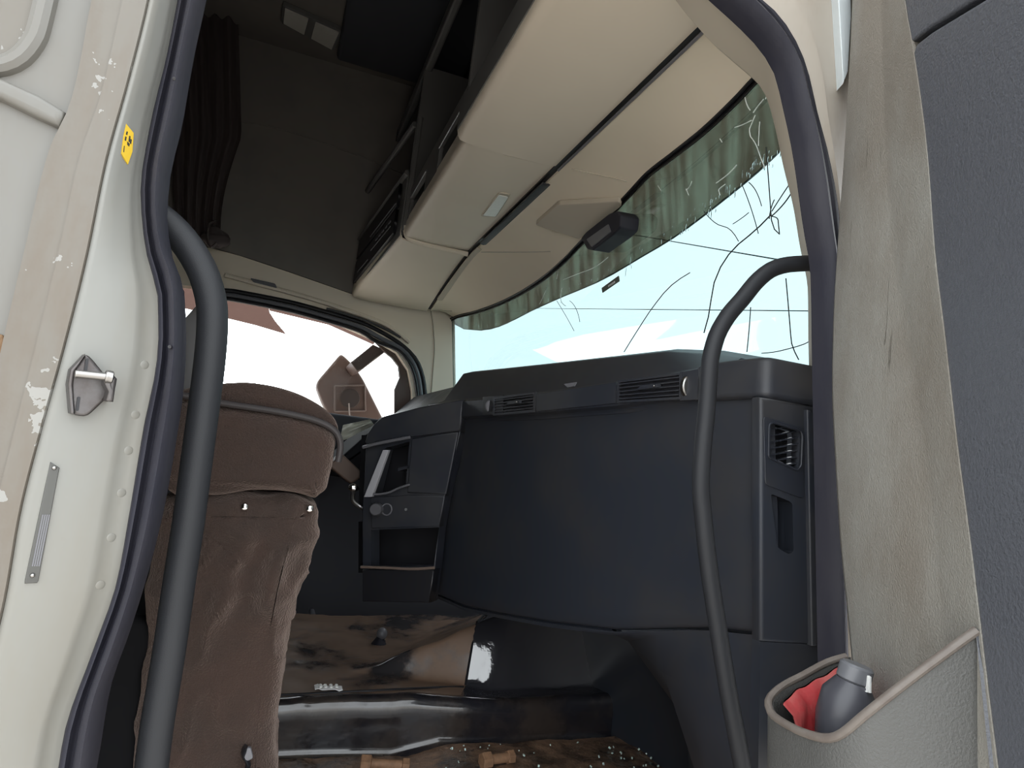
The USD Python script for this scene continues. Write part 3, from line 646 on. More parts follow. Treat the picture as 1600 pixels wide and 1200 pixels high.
for s in np.linspace(0, 1, 24):
    v = 20 + 350 * s; w = 1 - .35 * math.sin(max(0, s - .55) / .45 * math.pi / 2)
    row = []
    for k in np.linspace(0, 1, 33):
        u = 250 + 22 * s + (118 - 12 * s) * k * w + 4
        p = ax(u, v, y=YF - .12 + .022 * math.sin(k * 34 + 2 * s) + .012 * math.sin(k * 13))
        row.append(p)
    rows.append(row)
M('curtain_cloth', sheet(np.array(rows), (0, .006, 0)), CURT, t, smooth=60)
kn = ax(338, 372, y=YF - .13)
kb = ball(kn, .055, (1, .7, .75), 3); nz = meshkit.fbm(kb.vertices * 25)[:, None] - .5
kb.vertices += (kb.vertices - kn) * nz * .9
M('tied_knot', kb, CURT, t)
M('tie_strap', tube(curve(pxs([(338, 345), (326, 352), (324, 372), (330, 386), (338, 380)], y=YF - .175), 20), .012, 8, flat=.4), CURT, t)
M('curtain_rod', tube(pxs([(250, -10), (320, 12), (380, 30)], y=YF - .12), .012, 8), OF, t)

# ------------------------------------------------------------------ exterior mirror seen through the far window
t = T('side_mirror', "brown exterior mirror seen through the driver's window", 'mirror')
YM = YF + .32
mo = rounded(pxs([(533, 552), (544, 562), (554, 572), (568, 593), (594, 645), (606, 668), (560, 690), (520, 662), (503, 628), (494, 604), (497, 594)], y=YM), .02, 3)
M('mirror_housing', plate(mo, (0, .09, 0), .012), MIRB, t)
sq = pxs([(523, 603), (570, 602), (571, 642), (523, 643)], y=YM - .004)
M('adjuster_frame', [tube([sq[i], sq[(i + 1) % 4]], .0045, 6) for i in range(4)], mat('mirror_rib', (.16, .12, .11), .5), t)
cc = sq.mean(0)
M('adjuster_disc', cyl(cc + np.array([0, .008, 0]), cc + np.array([0, -.006, 0]), .05, 24), mat('mirror_dark', (.04, .027, .025), .6), t)
M('mirror_arm', plate(pxs([(548, 566), (562, 555), (583, 538), (604, 548), (585, 562), (566, 577), (558, 580)], y=YF + .075), (0, .30, 0), .008), MIRB, t)
M('mirror_wire', tube(curve(pxs([(545, 630), (546, 645), (547, 662)], y=YM - .015), 6), .004, 6), mat('mirror_wire_grey', (.3, .26, .25), .5), t)

# ------------------------------------------------------------------ dashboard
da = T('dashboard', 'dark grey moulded dashboard across the front of the cab', 'dashboard')
SN, SP = (1, .225, 0), (.71, .1, 0)
yd = np.array([.20, .32, .44, .6, .74, .92, 1.09, 1.3])
zt = np.interp(yd, (.20, .24, .44, .74, 1.09, 1.3), (.972, .967, .952, .941, .936, .934))
def sx(y): return .71 - .225 * (y - .1)
def crest(y):  # height of the pad's far edge
    return np.interp(y, (.2, .35, .46, .6, 1.0, 2.4), (1.0, 1.035, 1.045, 1.045, 1.05, 1.075))
g = []
for y, z in zip(yd, zt):
    x = sx(y); c = crest(y)
    g.append([(x + .03, y, z - .05), (x + .002, y, z - .046), (x, y, z - .040), (x, y, z - .004), (x + .006, y, z), (x + .03, y, z + .004), (x + .05, y, z + .018), (x + .10, y, c - .012), (x + .13, y, c), (WX(y, 1.0) - .02, y, c - .015), (WX(y, 1.0) + .02, y, .95)])
M('top_pad', sheet(np.array(g), (.02, 0, -.012)), DASH, da, smooth=60)
# far part of the pad in front of the driver
g = []
for y in np.linspace(1.29, 2.49, 10):
    c = crest(y)
    g.append([(.46, y, .86), (.44, y, .90), (.47, y, .938), (.54, y, .97), (.62, y, c - .015), (.66, y, c), (WX(y, 1.0) - .02, y, c - .015), (WX(y, 1.0) + .02, y, .95)])
M('driver_pad', sheet(np.array(g), (.02, 0, -.012)), DASH, da, smooth=60)
# vents in the strip
def strip(u, v, off=0): return on(u, v, SN, np.array(SP) - np.array(SN) * off)
NS = np.array(SN) / np.linalg.norm(SN)
for uL, uR, tl, bl, tr_, br_, wheel in ((967, 1061, 598, 626, 586, 620, (1072, 585, 622)), (773, 833, 624, 646, 616, 640, (764, 624, 645))):
    fr = [strip(uL - 3, tl - 4, .003), strip(uR + 3, tr_ - 4, .003), strip(uR + 3, br_ + 4, .003), strip(uL - 3, bl + 4, .003)]
    ho = [strip(uL, tl, .003), strip(uR, tr_, .003), strip(uR, br_, .003), strip(uL, bl, .003)]
    vf = M('vent_frame', plate(fr, NS * .008, .001, holes=[ho]), DASH, da)
    M('vent_back', plate([p + NS * .003 for p in ho], NS * .002), BLACK, da)
    for k in range(5):
        s = (k + .5) / 5
        p0 = ho[0] + (ho[3] - ho[0]) * s - NS * .001; p1 = ho[1] + (ho[2] - ho[1]) * s - NS * .001
        M('vent_slat', plate([p0 + (0, 0, .0012), p1 + (0, 0, .0012), p1 - (0, 0, .0012), p0 - (0, 0, .0012)], NS * .006), DASH, vf)
    a = ho[0] + (ho[3] - ho[0]) * .45; b = ho[1] + (ho[2] - ho[1]) * .42
    M('vent_tab', plate([a + (b - a) * .42 + (0, 0, .004), a + (b - a) * .72 + (0, 0, .004), a + (b - a) * .72 - (0, 0, .003), a + (b - a) * .36 - (0, 0, .003)], -NS * .006), DASH, vf)
    M('tab_tip', ball(a + (b - a) * .66 - NS * .008, .0022), SATIN, vf)
    u, v0, v1 = wheel
    wc = (strip(u, v0) + strip(u, v1)) / 2; h = np.linalg.norm(strip(u, v0) - strip(u, v1)) / 2
    ld = np.array([-.225, 1, 0]) / np.linalg.norm((.225, 1))
    M('thumb_wheel', cyl(wc - ld * .005 + NS * h * .45, wc + ld * .005 + NS * h * .45, h, 24), SATIN if u > 900 else GREYP, da)
    M('wheel_mount', plate([strip(u - 10, v0 - 4, .002), strip(u + 22, v0 - 7, .002), strip(u + 22, v1 + 2, .002), strip(u - 10, v1 + 4, .002)], NS * .004, .0008), BLACK if u < 900 else DASH, da)
M('strip_panel', plate([strip(838, 616, .002), strip(962, 597, .002), strip(962, 630, .002), strip(838, 643, .002)], NS * .004, .001), DASH, da)
M('panel_badge', plate([strip(881, 600, .003), strip(900, 597, .003), strip(897, 603, .003), strip(886, 605, .003)], NS * .003), GREYP, da)
# glove box panel under the strip, bulging to the rounded end column
g = []; lowpx = [(560, 938), (670, 942), (740, 948), (830, 957), (960, 975), (1100, 992), (1200, 1003)]
yl_ = np.array([.1, .13, .17, .22, .28, .36, .48, .7, .9, 1.08, 1.3])
ins = np.array([0, .0, .003, .010, .022, .032, .036, .036, .036, .036, .036])
zb = np.interp(yl_, (.1, .24, .5, .8, 1.08, 1.3), (.555, .53, .46, .41, .375, .37))
for y, i_, z0 in zip(yl_, ins, zb):
    x = sx(y) + i_; z1 = np.interp(y, yd, zt) - .045 if y > .2 else .915
    sp = .05 * np.clip((y - .7) / .4, 0, 1)        # the left edge leans towards the console further down
    g.append([(x - i_ * .5, y, z1), (x - i_ * .1 , y, z1 - .03), (x + .007, y, z1 - .10), (x + .017, y, (z0 + z1) / 2), (x + .031, y, z0 + .03), (x + .034, y, z0 + .006), (x + .044, y, z0)])
M('glove_panel', sheet(np.array(g), (.02, 0, 0)), DASH2, da, smooth=60)
g = []
for y, i_, z0 in zip(yl_, ins, zb):
    x = sx(y) + i_ + .040; k = np.clip((y - .25) / .6, 0, 1); k = k * k * (3 - 2 * k)
    g.append([(x, y, z0 - .004), (x + .002, y, z0 - .012), (x + .01 + k * .06, y, z0 - .10 + k * .24), (x + .10 * (1 - k) + .40 * k, y, .16 + k * .34), (x + .2 * (1 - k) + .46 * k, y, .0)])
M('knee_panel', sheet(np.array(g), (.02, 0, 0)), DASH2, da, smooth=60)
# end of the dashboard facing the doorway
YE = .092
ef = pxs([(1189, 620), (1284, 634), (1292, 1010), (1189, 1003)], y=YE)
h1 = rounded(pxs([(1200, 664), (1205, 660), (1249, 673), (1252, 680), (1250, 728), (1244, 735), (1202, 716), (1199, 712)], y=YE), .004, 2)
h2 = rounded(pxs([(1204, 771), (1238, 785), (1240, 862), (1232, 866), (1215, 856)], y=YE), .006, 2)
M('end_panel', plate([(x, y, z) for x, y, z in ef], (0, .02, 0), .006, holes=[h1, h2]), DASH2, da)
M('end_filler', plate([(ef[3][0], YE + .001, ef[3][2]), (ef[2][0] + .06, YE + .001, ef[2][2]), (ef[2][0] + .06, YE + .001, .0), (ef[3][0] + .03, YE + .001, 0)], (0, .02, 0)), DASH2, da)
fp = rounded(pxs([(1193, 650), (1256, 669), (1256, 780), (1196, 757)], y=YE - .002), .006, 2)
M('vent_plate', plate(fp, (0, .004, 0), .001, holes=[h1]), DASH, da)
sv = M('side_vent_rim', tube(np.vstack([h1, h1[:1]]) - np.array([0, .003, 0]), .0018, 6), DASH, da)
M('side_vent_back', plate([p + np.array([0, .03, 0]) for p in h1], (0, .004, 0)), BLACK, da)
for k in range(7):
    v0 = 668 + k * 10
    M('side_vent_slat', plate(pxs([(1199, v0 + 3), (1251, v0 - 6), (1251, v0 - 4.2), (1199, v0 + 5)], y=YE + .006), (0, .012, 0)), DASH, sv)
M('pocket_back', plate([p + np.array([0, .045, 0]) for p in h2], (0, .004, 0)), BLACK, da)
hh = [p for p in h2]
M('pocket_wall', loft([[p for p in h2], [p + np.array([0, .045, 0]) for p in h2]], closed=True), DASH2, da)
M('end_rib', plate(pxs([(1262, 640), (1275, 643), (1283, 1010), (1269, 1010)], y=YE - .008), (0, .012, 0), .003), DASH, da)
M('end_pod', plate(rounded([(.700, .088, 0), (.835, .088, 0), (.86, .2, 0), (.83, .30, 0), (.70, .275, 0), (.674, .235, 0), (.685, .15, 0)], .02, 4) + np.array([0, 0, .974]), (0, 0, -.066), .010, back=True), DASH, da)
# rounded closing strip in the door gap
t = T('door_stop', 'black rounded rubber buffer on the front pillar beside the dashboard end', 'buffer')
M('buffer', tube(curve([ax(u, v, y=.03) for u, v in ((1292, 742), (1296, 760), (1298, 800), (1299, 850), (1299, 868))], 12), .0095, 12), RUBBER, t)
M('buffer_base', plate([ax(u, v, y=.036) for u, v in ((1284, 735), (1304, 738), (1306, 880), (1290, 872))], (0, .006, 0), .002), BLACK, t)
M('dash_gap', box((.84, .06, 0), (1.15, .12, .94)), BLACK, da)

# ------------------------------------------------------------------ centre console
cn = T('centre_console', 'black centre console with open cubbies at the left end of the dashboard', 'console')
CN = np.array((.6, .8, 0)); CP = np.array((.48, 1.10, 0))
def cp(u, v, off=0): return on(u, v, CN, CP - CN * off)
def cpl(L, dep, off=0, bev=.003, holes=()): return plate([cp(u, v, off) for u, v in L], CN * dep, bev, holes=[[cp(u, v, off) for u, v in h] for h in holes])
rec = [(602, 700), (640, 690), (634, 757), (606, 771), (584, 773)]
cub = [(580, 828), (686, 824), (678, 884), (580, 886)]
M('console_body', cpl([(572, 690), (722, 660), (716, 690), (694, 780), (686, 826), (680, 884), (672, 942), (566, 940), (566, 800)], .05, 0, .003, [rec, cub]), DASH, cn)
M('recess_back', cpl([(565, 680), (650, 672), (640, 780), (560, 790)], .01, -.09, 0), BLACK, cn)
M('cubby_back', cpl([(560, 815), (695, 810), (690, 895), (560, 895)], .01, -.12, 0), BLACK, cn)
M('console_hood', cpl([(570, 690), (574, 676), (584, 662), (598, 651), (655, 636), (724, 624), (722, 648), (719, 673), (640, 683), (572, 696)], .25, .012, .006), DASH, cn)
M('side_panel', cpl([(643, 685), (716, 675), (697, 772), (636, 770)], .03, .008, .004), DASH, cn)
M('switch_panel', cpl([(578, 777), (640, 773), (695, 775), (686, 823), (580, 826)], .03, .004, .004), DASH, cn)
M('bright_lip', tube(curve([cp(u, v, .02) for u, v in ((567, 699), (590, 693), (620, 687), (641, 683))], 12), .0048, 8), GREYP, cn)
M('bright_bar', cpl([(598, 703), (607, 703), (581, 776), (568, 777)], .012, .014, .002), mat('bar_grey', (.42, .42, .45), .35), cn)
M('bright_lip', tube(curve([cp(u, v, .012) for u, v in ((583, 772), (606, 770), (622, 763), (640, 757))], 12), .003, 8), GREYP, cn)
M('inner_shelf', cpl([(622, 731), (640, 727), (640, 731), (622, 736)], .06, .0, 0), DASH, cn)
kb = T('console_knob', 'grey rotary knob on the switch panel of the centre console', 'knob')
M('knob', cyl(cp(590, 796, .0), cp(586, 796, .03), .020, 20, .017), mat('knob_grey', (.10, .10, .11), .3), kb)
M('knob_ring', tube([cp(604, 796, .006) + .016 * (math.cos(w) * np.array([.8, -.6, 0]) + math.sin(w) * np.array([0, 0, 1])) for w in np.linspace(0, 2 * math.pi, 24)], .0022, 6), GREYP, kb)
M('button', cyl(cp(634, 796, .002), cp(634, 796, .008), .005, 12), BLACK, cn)
dw = M('drawer', cpl([(566, 890), (678, 890), (670, 942), (566, 940)], .04, .014, .004), BLACK, cn)
M('drawer_lip', tube(curve([cp(u, v, .018) for u, v in ((564, 886), (600, 887), (640, 889), (679, 887))], 10), .004, 8), mat('lip_brown', (.16, .12, .10), .35), dw)
# driver's instruments beyond the console
t = T('instrument_hood', 'dark instrument hood wedge beyond the centre console', 'instrument hood')
M('hood', plate(rounded(pxs([(505, 742), (532, 715), (585, 668), (640, 650), (640, 760), (560, 750)], y=1.62), .02, 3), (0, .5, 0), .015), mat('hood_black', (.012, .012, .015), .8, spec=.2), t)
t = T('plastic_film', 'crumpled clear plastic film draped on the instrument hood', 'plastic film')
g = []
for s in np.linspace(0, 1, 12):
    row = []
    for k in np.linspace(0, 1, 12):
        a = np.array((530, 692)) * (1 - k) + np.array((585, 664)) * k; b = np.array((536, 664)) * (1 - k) + np.array((578, 655)) * k
        uv = a * (1 - s) + b * s
        row.append(ax(uv[0], uv[1], y=1.59 + .03 * meshkit.noise(np.array([s * 4, k * 4, 1.]))))
    g.append(row)
M('film', sheet(np.array(g), (0, .002, 0)), mat('film_grey', (.40, .40, .34), .25, bump=.5, bscale=40, bdist=.01), t)
t = T('column_cover', 'brown panel tilted below the instrument hood', 'steering column cover')
M('cover', plate(rounded(pxs([(513, 728), (534, 708), (570, 742), (548, 757)], y=1.45), .01, 3), (0, .1, 0), .006), mat('brown_cover', (.11, .07, .052), .6), t)
t = T('ignition_key', 'shiny chrome ignition key beside the centre console', 'key')
kp = ax(553, 762, y=1.3)
M('key_head', ball(kp, .013, (1.3, .6, .9), 3), CHROME, t)
M('key_stem', tube(curve([kp, ax(551, 780, y=1.31), ax(560, 790, y=1.31), ax(572, 796, y=1.3)], 12), .007, 10), SATIN, t)

# ------------------------------------------------------------------ engine tunnel cover
tn = T('engine_tunnel', 'glossy black engine tunnel cover smeared with brown mud', 'engine cover')
P1, P2, PL_, PR = ax(768, 1076, z=.150), ax(806, 957, y=1.168), ax(605, 1012, y=1.25), ax(874, 1078, z=.145)
def pln(a, b, c):
    n = np.cross(b - a, c - a); return lambda x, y: a[2] - (n[0] * (x - a[0]) + n[1] * (y - a[1])) / n[2]
fl, fr_ = pln(P1, P2, PL_), pln(P1, P2, PR)
def smin(a, b, k): h = np.clip(.5 + .5 * (b - a) / k, 0, 1); return b * (1 - h) + a * h - k * h * (1 - h)
def smax(a, b, k): return -smin(-a, -b, k)
def th(x, y):
    base = .142 + .012 * np.clip((x - .1) / .75, 0, 1) + .004 * np.sin(9 * x + 4 * y)
    m = smin(fl(x, y), fr_(x, y), .045) + .006
    m = smin(m, P2[2] + .006 - .30 * np.abs(y - 1.20) - .46 * np.maximum(0, P2[0] - x), .03)
    return smax(base, m, .03)
def near_y(x): return 1.02 + .012 * math.sin(7 * x)
xs = np.linspace(.065, 1.12, 220)
g = []
for x in xs:
    y0 = near_y(x); row = []
    for y in np.r_[np.linspace(y0 + .03, y0 + .35, 60), np.linspace(y0 + .37, 1.95, 40)]: row.append((x, y, float(th(x, y))))
    g.append(row)
g = np.array(g)
nz = meshkit.fbm(np.c_[g[..., 0].ravel() * 9, g[..., 1].ravel() * 9, np.zeros(g[..., 0].size)], 3).reshape(g.shape[:2])
g[..., 2] += (nz - .5) * .016
def split(m, keep):
    v = m.triangles_center; k = keep(v[:, 0], v[:, 1]); a = m.submesh([np.where(k)[0]], append=True, repair=False); b = m.submesh([np.where(~k)[0]], append=True, repair=False); return a, b
S1, S2 = [onf(u, v, lambda p: p[2] - float(th(p[0], p[1])), 1.2, 3.5) for u, v in ((727, 1073), (783, 962))]
def right_side(x, y): return (x - S1[0]) * (S2[1] - S1[1]) - (y - S1[1]) * (S2[0] - S1[0]) > 0
ta, tb = split(sheet(g, (0, 0, -.012)), lambda x, y: right_side(x, y) & (y < P2[1] + .25))
M('tunnel_top', tb, VINYL, tn, smooth=80)
M('tunnel_corner', ta, VINYLC, tn, smooth=80, label='shiny black corner of the cover')
s_ = []
for i, x in enumerate(xs):
    y0 = near_y(x); zt_ = float(g[i, 0, 2]); c = .02 * math.sin(5 * x)
    fl_ = .012 + .030 * np.clip((x - .40) / .12, 0, 1) * (1 - np.clip((x - .95) / .2, 0, 1))
    s_.append([(x, y0 + .034, zt_ + .001), (x, y0 + .016, zt_ + .002), (x, y0 + .003, zt_ - .006), (x, y0 - .004, zt_ - .02), (x, y0 - .004, zt_ - .05), (x, y0 + .004, fl_ + .02), (x, y0 + .002, fl_ + .008), (x, y0 - .008, fl_), (x, y0 - .022, fl_ - .006), (x, y0 - .032, 0.0)])
M('tunnel_side', sheet(np.array(s_), (0, .008, -.004)), VINYLB, tn, smooth=80)
def tz(u, v): return onf(u, v, lambda p: p[2] - float(th(p[0], p[1])), 1.2, 3.5)
M('crease_seam', tube([np.array((x, y, float(th(x, y)) + .004)) for x, y in zip(np.linspace(S1[0], S2[0], 20), np.linspace(S1[1], S2[1], 20))], .0034, 6), BLACK, tn)
M('mat_seam', tube(curve([np.array((x, near_y(x) + y, float(th(x, near_y(x) + y)) + .004)) for x, y in ((.08, .045), (.2, .042), (.32, .045), (.42, .06), (.52, .085), (.60, .10))], 24), .003, 6), BLACK, tn)
# white crumpled packet on the tunnel
t = T('blister_pack', 'small crumpled white foil packet lying on the muddy tunnel cover', 'packet')
p = tz(512, 1082); 
g2 = []
for a in np.linspace(-1, 1, 9):
    g2.append([p + np.array([a * .034, b * .016 + a * -.004, .010 + .006 * meshkit.noise(np.array([a * 3, b * 3, 2.])) + .0012 * math.sin(a * 14)]) for b in np.linspace(-1, 1, 6)])
M('foil', sheet(np.array(g2), (0, 0, -.002)), PAPER, t)
M('pill_bump', [ball(p + np.array([a, b, .016]), .0045, (1, 1, .7), 1) for a in (-.02, -.008, .006, .02) for b in (-.007, .007)], WHITEP, t)
# gear lever stump and floor patch by the driver
t = T('floor_lever', 'stubby grey lever on the far side of the engine tunnel', 'lever')
lp_ = ax(592, 1012, y=1.55)
M('lever_boot', tube([lp_ + np.array([0, 0, -.06]), lp_, lp_ + np.array([.0, 0, .02]), lp_ + np.array([.004, 0, .03])], [.045, .035, .02, .016], 16), RUBBER, t)
M('lever_knob', ball(lp_ + np.array([.004, 0, .045]), .018, (1, 1, 1.1)), GREYP, t)
t = T('pedal', "dark pedal in the driver's footwell", 'pedal')
pp = ax(490, 975, y=2.12)
M('pedal_pad', box(pp + np.array([-.02, -.05, -.05]), pp + np.array([.0, .05, .05]), .008), GREYP, t)
M('pedal_arm', box(pp + np.array([0, -.01, -.28]), pp + np.array([.02, .01, .02]), .004), BLACK, t)

# muddy rubber mat on the floor in front of the tunnel
def mz(x, y): 
    k = np.clip((x - .42) / .16, 0, 1); return .016 + .034 * k * k * (3 - 2 * k)
g = []
for x in np.linspace(.10, 1.14, 110):
    row = []
    for y in np.linspace(.30, near_y(x) - .012, 70):
        row.append((x, y, float(mz(x, y)) + .012 * (meshkit.fbm(np.array([x * 14, y * 14, 3.]), 4) - .5)))
    g.append(row)
fm = T('floor_mat', 'mud-covered rubber mat on the floor in front of the tunnel', 'floor mat')
M('mat_surface', sheet(np.array(g), (0, 0, -.010)), MUD, fm, smooth=80)
# ------------------------------------------------------------------ rusty bolts and glass crumbs on the floor
def big_bolt(u0, v0, u1, v1, label, z):
    a, b = ax(u0, v0, z=z), ax(u1, v1, z=z); d = (b - a) / np.linalg.norm(b - a)
    t = T('floor_bolt', label, 'bolt')
    def hexa(p, q, r):
        m = tube([p, p + (q - p) * .08, p + (q - p) * .92, q], [r * .85, r, r, r * .85], 6); return m
    M('hex_head', hexa(a, a + d * .026, .019), BOLT, t, smooth=False)
    M('shank', cyl(a + d * .024, b - d * .016, .0115, 18), BOLT, t)
    M('nut', hexa(b - d * .018, b, .016), BOLT, t, smooth=False)
big_bolt(563, 1192, 640, 1196, 'mud-caked bolt on the floor near the left end of the tunnel', .040)
big_bolt(752, 1189, 802, 1182, 'mud-caked bolt on the floor further right, beside broken glass', .068)
cr = []
for _ in range(42):
    x, y = rg.uniform(.5, 1.08), rg.uniform(.80, .97); s = rg.uniform(.0012, .003)
    b = trimesh.creation.box((s * 2, s * 1.6, s)); b.apply_transform(trimesh.transformations.random_rotation_matrix(rg.random(3))); b.apply_translation((x, y, float(mz(x, y)) + .006)); cr.append(b)
M('glass_crumbs', cr, mat('crumb_glass', (.55, .68, .64), .05, spec=.9), None, 'scattered crumbs of broken glass on the muddy floor', 'broken glass', None, 'stuff', smooth=False)

# ------------------------------------------------------------------ passenger seat
se = T('passenger_seat', 'brown plush covered seat back just inside the doorway', 'seat')
YS = .42
def soft(outline, y, depth, bev, amp, scale, seed, wr=None, size=.012):
    m = plate(rounded(pxs(outline, y=y), .03, 4), (0, depth, 0), bev, nb=6, back=True)
    m = refine(m, size)
    v = np.array(m.vertices); n = np.array(m.vertex_normals)
    d = (meshkit.fbm(v * scale, 4, seed) - .5) * amp
    if wr is not None: d = d + wr(v)
    m.vertices = v + n * d[:, None]
    return m
lowv = [(252, 772), (300, 776), (400, 778), (470, 782), (492, 796), (487, 830), (470, 885), (460, 930), (451, 985), (443, 1040), (436, 1100), (431, 1160), (430, 1220), (428, 1340), (190, 1340), (236, 900)]
def folds(v):
    s = (.66 - v[:, 2]); w = np.exp(-((v[:, 0] - .045 + .10 * s) / .02) ** 2) * np.clip(1 - abs(s - .12) / .14, 0, 1)
    w2 = np.exp(-((v[:, 0] - .0 + .22 * s) / .016) ** 2) * np.clip(1 - abs(s - .14) / .12, 0, 1)
    return .018 * w + .015 * w2 - .004 * np.exp(-((s - .03) / .012) ** 2) + .016 * np.clip(1 - abs(s - .10) / .16, 0, 1) * np.clip(1 - 2.2 * np.abs(2 * meshkit.fbm(v * np.array([16, 10, 7]) + np.c_[s * 9, s * 0, s * 0], 2, 11) - 1), 0, 1) ** 2 + .006 * np.clip(1 - 3 * np.abs(2 * meshkit.fbm(v * np.array([14, 9, 9]), 2, 21) - 1), 0, 1) ** 2
bk = M('backrest', soft(lowv, YS + .02, .40, .03, .022, np.array([13, 9, 7]), 3, folds), PLUSH, se, smooth=True)
upv = [(250, 622), (275, 618), (340, 630), (420, 642), (480, 654), (514, 667), (529, 686), (527, 715), (520, 745), (510, 770), (497, 784), (460, 777), (400, 771), (330, 778), (250, 776)]
hd = M('headrest_cover', soft(upv, YS - .005, .44, .03, .014, np.array([9, 9, 14]), 8, lambda v: -.006 * np.exp(-((v[:, 2] - .675) / .01) ** 2) * (v[:, 0] > -.2)), PLUSH, se, smooth=True)
dom = [(262, 612), (300, 604), (345, 600), (385, 597), (430, 604), (470, 616), (505, 634), (526, 655), (530, 676), (514, 668), (480, 656), (420, 645), (340, 634), (262, 622)]
M('headrest_top', soft(dom, YS + .008, .42, .008, .006, np.array([12, 12, 12]), 5), PLUSH, se, smooth=True)
M('piping', tube(curve(pxs([(255, 616), (275, 616), (340, 629), (420, 641), (480, 653), (512, 665), (528, 680), (532, 700), (528, 722)], y=YS + .0), 40), .0055, 10), PIPE, hd)
for u, v in ((382, 792), (484, 795)):
    p = ax(u, v, y=YS + .012)
    M('stud', ball(p, .0062, (1, .55, 1), 3), CHROME, bk)
M('seat_base', box((-.46, .47, 0), (.06, .9, .46), .02), mat('seat_base_shade_black', (.008, .008, .009), .9, spec=.1), se)  # seat support, widened and near-black so the gap reads as deep shade
t = T('torn_strap', 'black twisted strap end hanging at the lower corner of the seat', 'strap')
M('strap', tube(curve(pxs([(384, 1166), (380, 1180), (388, 1195), (378, 1215), (384, 1260)], y=YS + .0), 24), [.008 + .003 * math.sin(i) for i in range(24)], 8, flat=.4), BLACK, t)
M('buckle', plate(rounded(pxs([(378, 1172), (392, 1168), (396, 1186), (382, 1192)], y=YS - .004), .004), (0, .008, 0), .002), GREYP, t)

# ------------------------------------------------------------------ the open passenger door
dr_ = T('door_1', 'open passenger door with grey textured trim at the right edge', 'door', kind='structure')
DN = np.array((-.95, .31, 0)); DN /= np.linalg.norm(DN); DP = np.array((.705, -.03, 0))
DN = DN  # pointing into the cab
def dpt(u, v, off=0): return on(u, v, DN, DP + DN * off)
Ledge = [(1335, -250), (1330, 0), (1319, 200), (1306, 380), (1299, 500), (1297, 600), (1302, 720), (1310, 850), (1320, 950), (1333, 1100), (1350, 1450)]
Fold = [(1372, -250), (1378, 0), (1385, 200), (1400, 400), (1415, 500), (1435, 640), (1455, 790), (1465, 900), (1480, 1000), (1496, 1100), (1550, 1450)]
Redge = [(1395, -250), (1413, 0), (1427, 83), (1447, 233), (1460, 400), (1475, 525), (1495, 700), (1515, 850), (1530, 975), (1545, 1100), (1590, 1450)]
vd = np.linspace(-250, 1450, 80)
LE, FO, RE = [smooth_line(L, vd) for L in (Ledge, Fold, Redge)]
g = []
for i in range(80):
    a, f_, e = LE[i], FO[i], RE[i]
    A = dpt(*a, .0); Fp = dpt(*f_, .0); E_ = dpt(*e, .006)
    out = np.array([.31, .95, 0])
    g.append([A - DN * .09 + out * .005, A - DN * .012 + out * .004, A - DN * .003 + out * .0008, A + (Fp - A) * .06 + DN * .001, A + (Fp - A) * .35 + DN * .004, A + (Fp - A) * .7 + DN * .003, A + (Fp - A) * .93, Fp, Fp + (E_ - Fp) * .10, Fp + (E_ - Fp) * .55, E_, E_ - DN * .012])
M('door_trim', sheet(np.array(g), -DN * .004), DOORB, dr_, smooth=60)
# dark textured panel, split by a seam
def dpan(off): 
    return off
low_panel = [tuple(p) for p in smooth_line(Redge, np.linspace(84, 1450, 24))]
lp3 = [dpt(u - 1, v, .005) for u, v in low_panel] + [dpt(2300, 1450, .005), dpt(2300, -330, .005), dpt(1760, -130, .005), dpt(1540, -2, .005), dpt(1455, 50, .005), dpt(1432, 68, .005)]
M('door_panel', plate(lp3, -DN * .03, .004), DOORP, dr_)
up_panel = [tuple(p) for p in smooth_line(Redge, np.linspace(-250, 66, 10))]
up3 = [dpt(u - 1, v, .005) for u, v in up_panel] + [dpt(1450, 45, .005), dpt(1535, -9, .005), dpt(1755, -138, .005), dpt(2300, -345, .005), dpt(2300, -420, .005)]
M('door_upper_panel', plate(up3, -DN * .03, .004), DOORP, dr_)
b0, b1 = dpt(1330, 0, -.09), dpt(2300, 300, -.09)
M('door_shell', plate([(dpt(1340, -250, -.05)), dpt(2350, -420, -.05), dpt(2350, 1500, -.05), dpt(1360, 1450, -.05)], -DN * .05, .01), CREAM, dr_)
M('door_frame_edge', plate([ax(u, v, y=-.02) for u, v in ((1303, -120), (1330, -120), (1331, 30), (1326, 110), (1318, 130))], (.01, .03, 0), .003), mat('door_frame_paint', (.55, .60, .62), .35), dr_)
# storage pocket at the bottom of the door
def dk(u, v, o): return dpt(u, v, o)
rim = [dk(1322, 1026, .004), dk(1290, 1036, .03), dk(1245, 1060, .07), dk(1210, 1082, .105), dk(1200, 1098, .118), dk(1208, 1118, .12), dk(1240, 1138, .115), dk(1285, 1153, .105), dk(1303, 1152, .10), dk(1350, 1118, .085), dk(1420, 1063, .055), dk(1480, 1018, .028), dk(1526, 985, .006)]
rimc = curve(rim, 50)
pk = M('door_pocket', sheet([rimc, rimc + np.array([0, 0, -.012]), rimc + DN * -.004 + np.array([0, 0, -.08]), rimc - DN * .012 + np.array([0, 0, -.22])], np.array([(-DN * .006)] * 50)[None, :, :].repeat(4, 0)), POCKET_SHADE, dr_, smooth=60)
M('pocket_rim', tube(rimc, .0042, 10), mat('rim_brown', (.14, .12, .105), .5, dirt=(.09, .07, .06), dscale=40), pk)
M('pocket_floor', plate([rimc[i] + np.array([0, 0, -.2]) for i in range(0, 50, 3)], (0, 0, -.005)) if False else plate([(p[0], p[1], .40) for p in rimc[::4]], (0, 0, -.004)), BLACK, pk)
M('pocket_side', plate([dk(1524, 983, .008), dk(1534, 978, -.003), dk(1590, 1330, -.003), dk(1560, 1330, .008)], -DN * .004), DOORP, pk)
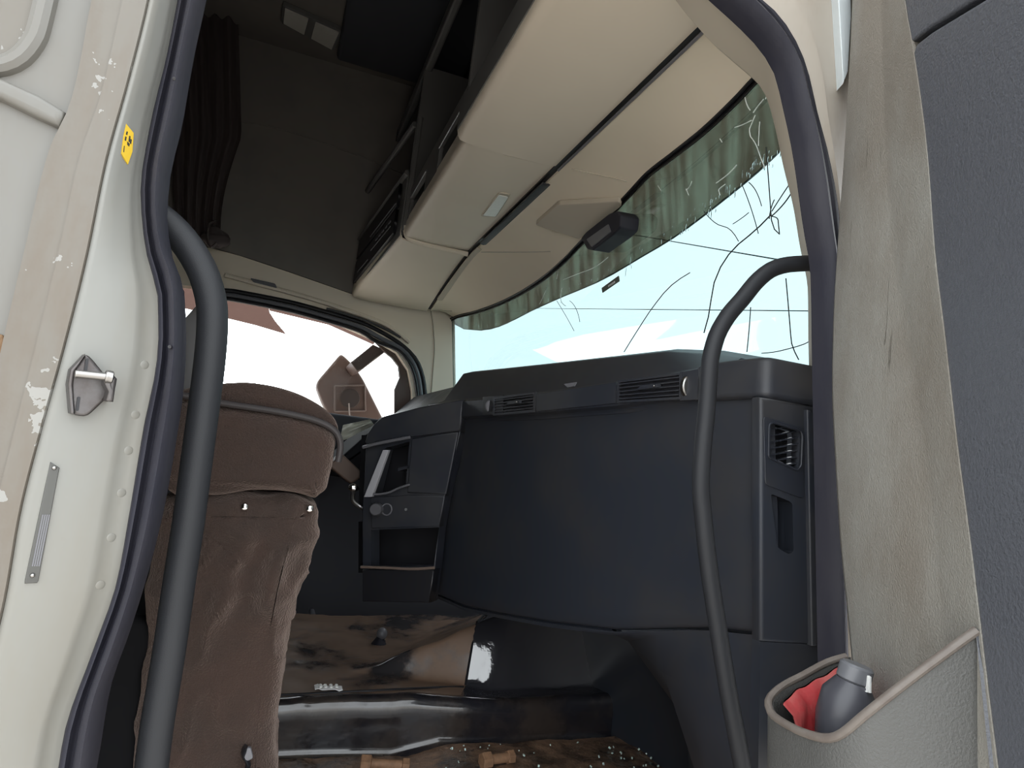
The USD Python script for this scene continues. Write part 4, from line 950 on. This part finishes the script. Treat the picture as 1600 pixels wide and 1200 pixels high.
t = T('red_cloth', 'folded red cloth tucked inside the door pocket', 'cloth')
g = []
for k in np.linspace(0, 1, 20):
    i = k * 13 + 3; a = rimc[int(i)] * (1 - i % 1) + rimc[int(i) + 1] * (i % 1)
    inn_ = -DN * .012 + np.array([.0, -.012, 0])
    wv = .004 * math.sin(k * 21)
    g.append([a + inn_ * .75 + np.array([0, 0, .000 + wv * .3]), a + inn_ * 1.4 + np.array([0, wv, -.008]), a + inn_ * 1.7 + np.array([0, -wv, -.035]), a + inn_ * 1.6 + np.array([0, wv, -.08])])
M('cloth', sheet(np.array(g), (0, -.003, -.001)), RED, t, smooth=60)
t = T('grey_bottle', 'grey capped plastic bottle standing in the door pocket', 'bottle')
bc = dk(1322, 1085, .055)
prof_ = [(.0, .034), (.006, .034), (.014, .031), (.022, .024), (.028, .017)]
M('bottle_body', tube([bc + np.array([0, 0, -.16]), bc + np.array([0, 0, -.02]), bc + np.array([.002, -.002, .0]), bc + np.array([.004, -.004, .015])], [.027, .028, .026, .016], 24), mat('bottle_grey', (.05, .05, .06), .4), t)
M('bottle_cap', cyl(bc + np.array([.004, -.004, .014]), bc + np.array([.007, -.006, .032]), .0165, 24), mat('cap_grey', (.12, .123, .135), .35), t)
t = T('white_tag', 'small white plastic tag sticking up in the door pocket', 'tag')
M('tag', plate([dk(u, v, .045) for u, v in ((1341, 1066), (1351, 1052), (1358, 1058), (1358, 1083), (1343, 1080))], (.003, 0, 0), .0008), WHITEP, t)
M('tag_stem', cyl(dk(1350, 1078, .046), dk(1350, 1078, .046) + np.array([0, 0, -.12]), .003, 8), WHITEP, t)
# water drops on the dark door panel
dps = []
for u, v, r in ((1529, 162, 3.4), (1543, 160, 2), (1553, 138, 3), (1545, 112, 3), (1535, 192, 2.6), (1458, 117, 2), (1481, 240, 3.4), (1465, 243, 2.4), (1484, 256, 2), (1474, 215, 1.6), (1472, 268, 1.8), (1578, 194, 1.6), (1561, 455, 2.2)):
    p = dpt(u, v, -.0035); dps.append(ball(p, r * .0011, (.7, .9, 1.5), 2))
M('water_drops', dps, WATER, None, 'beads of rain water on the dark door panel', 'water drops', None, 'stuff', smooth=True)
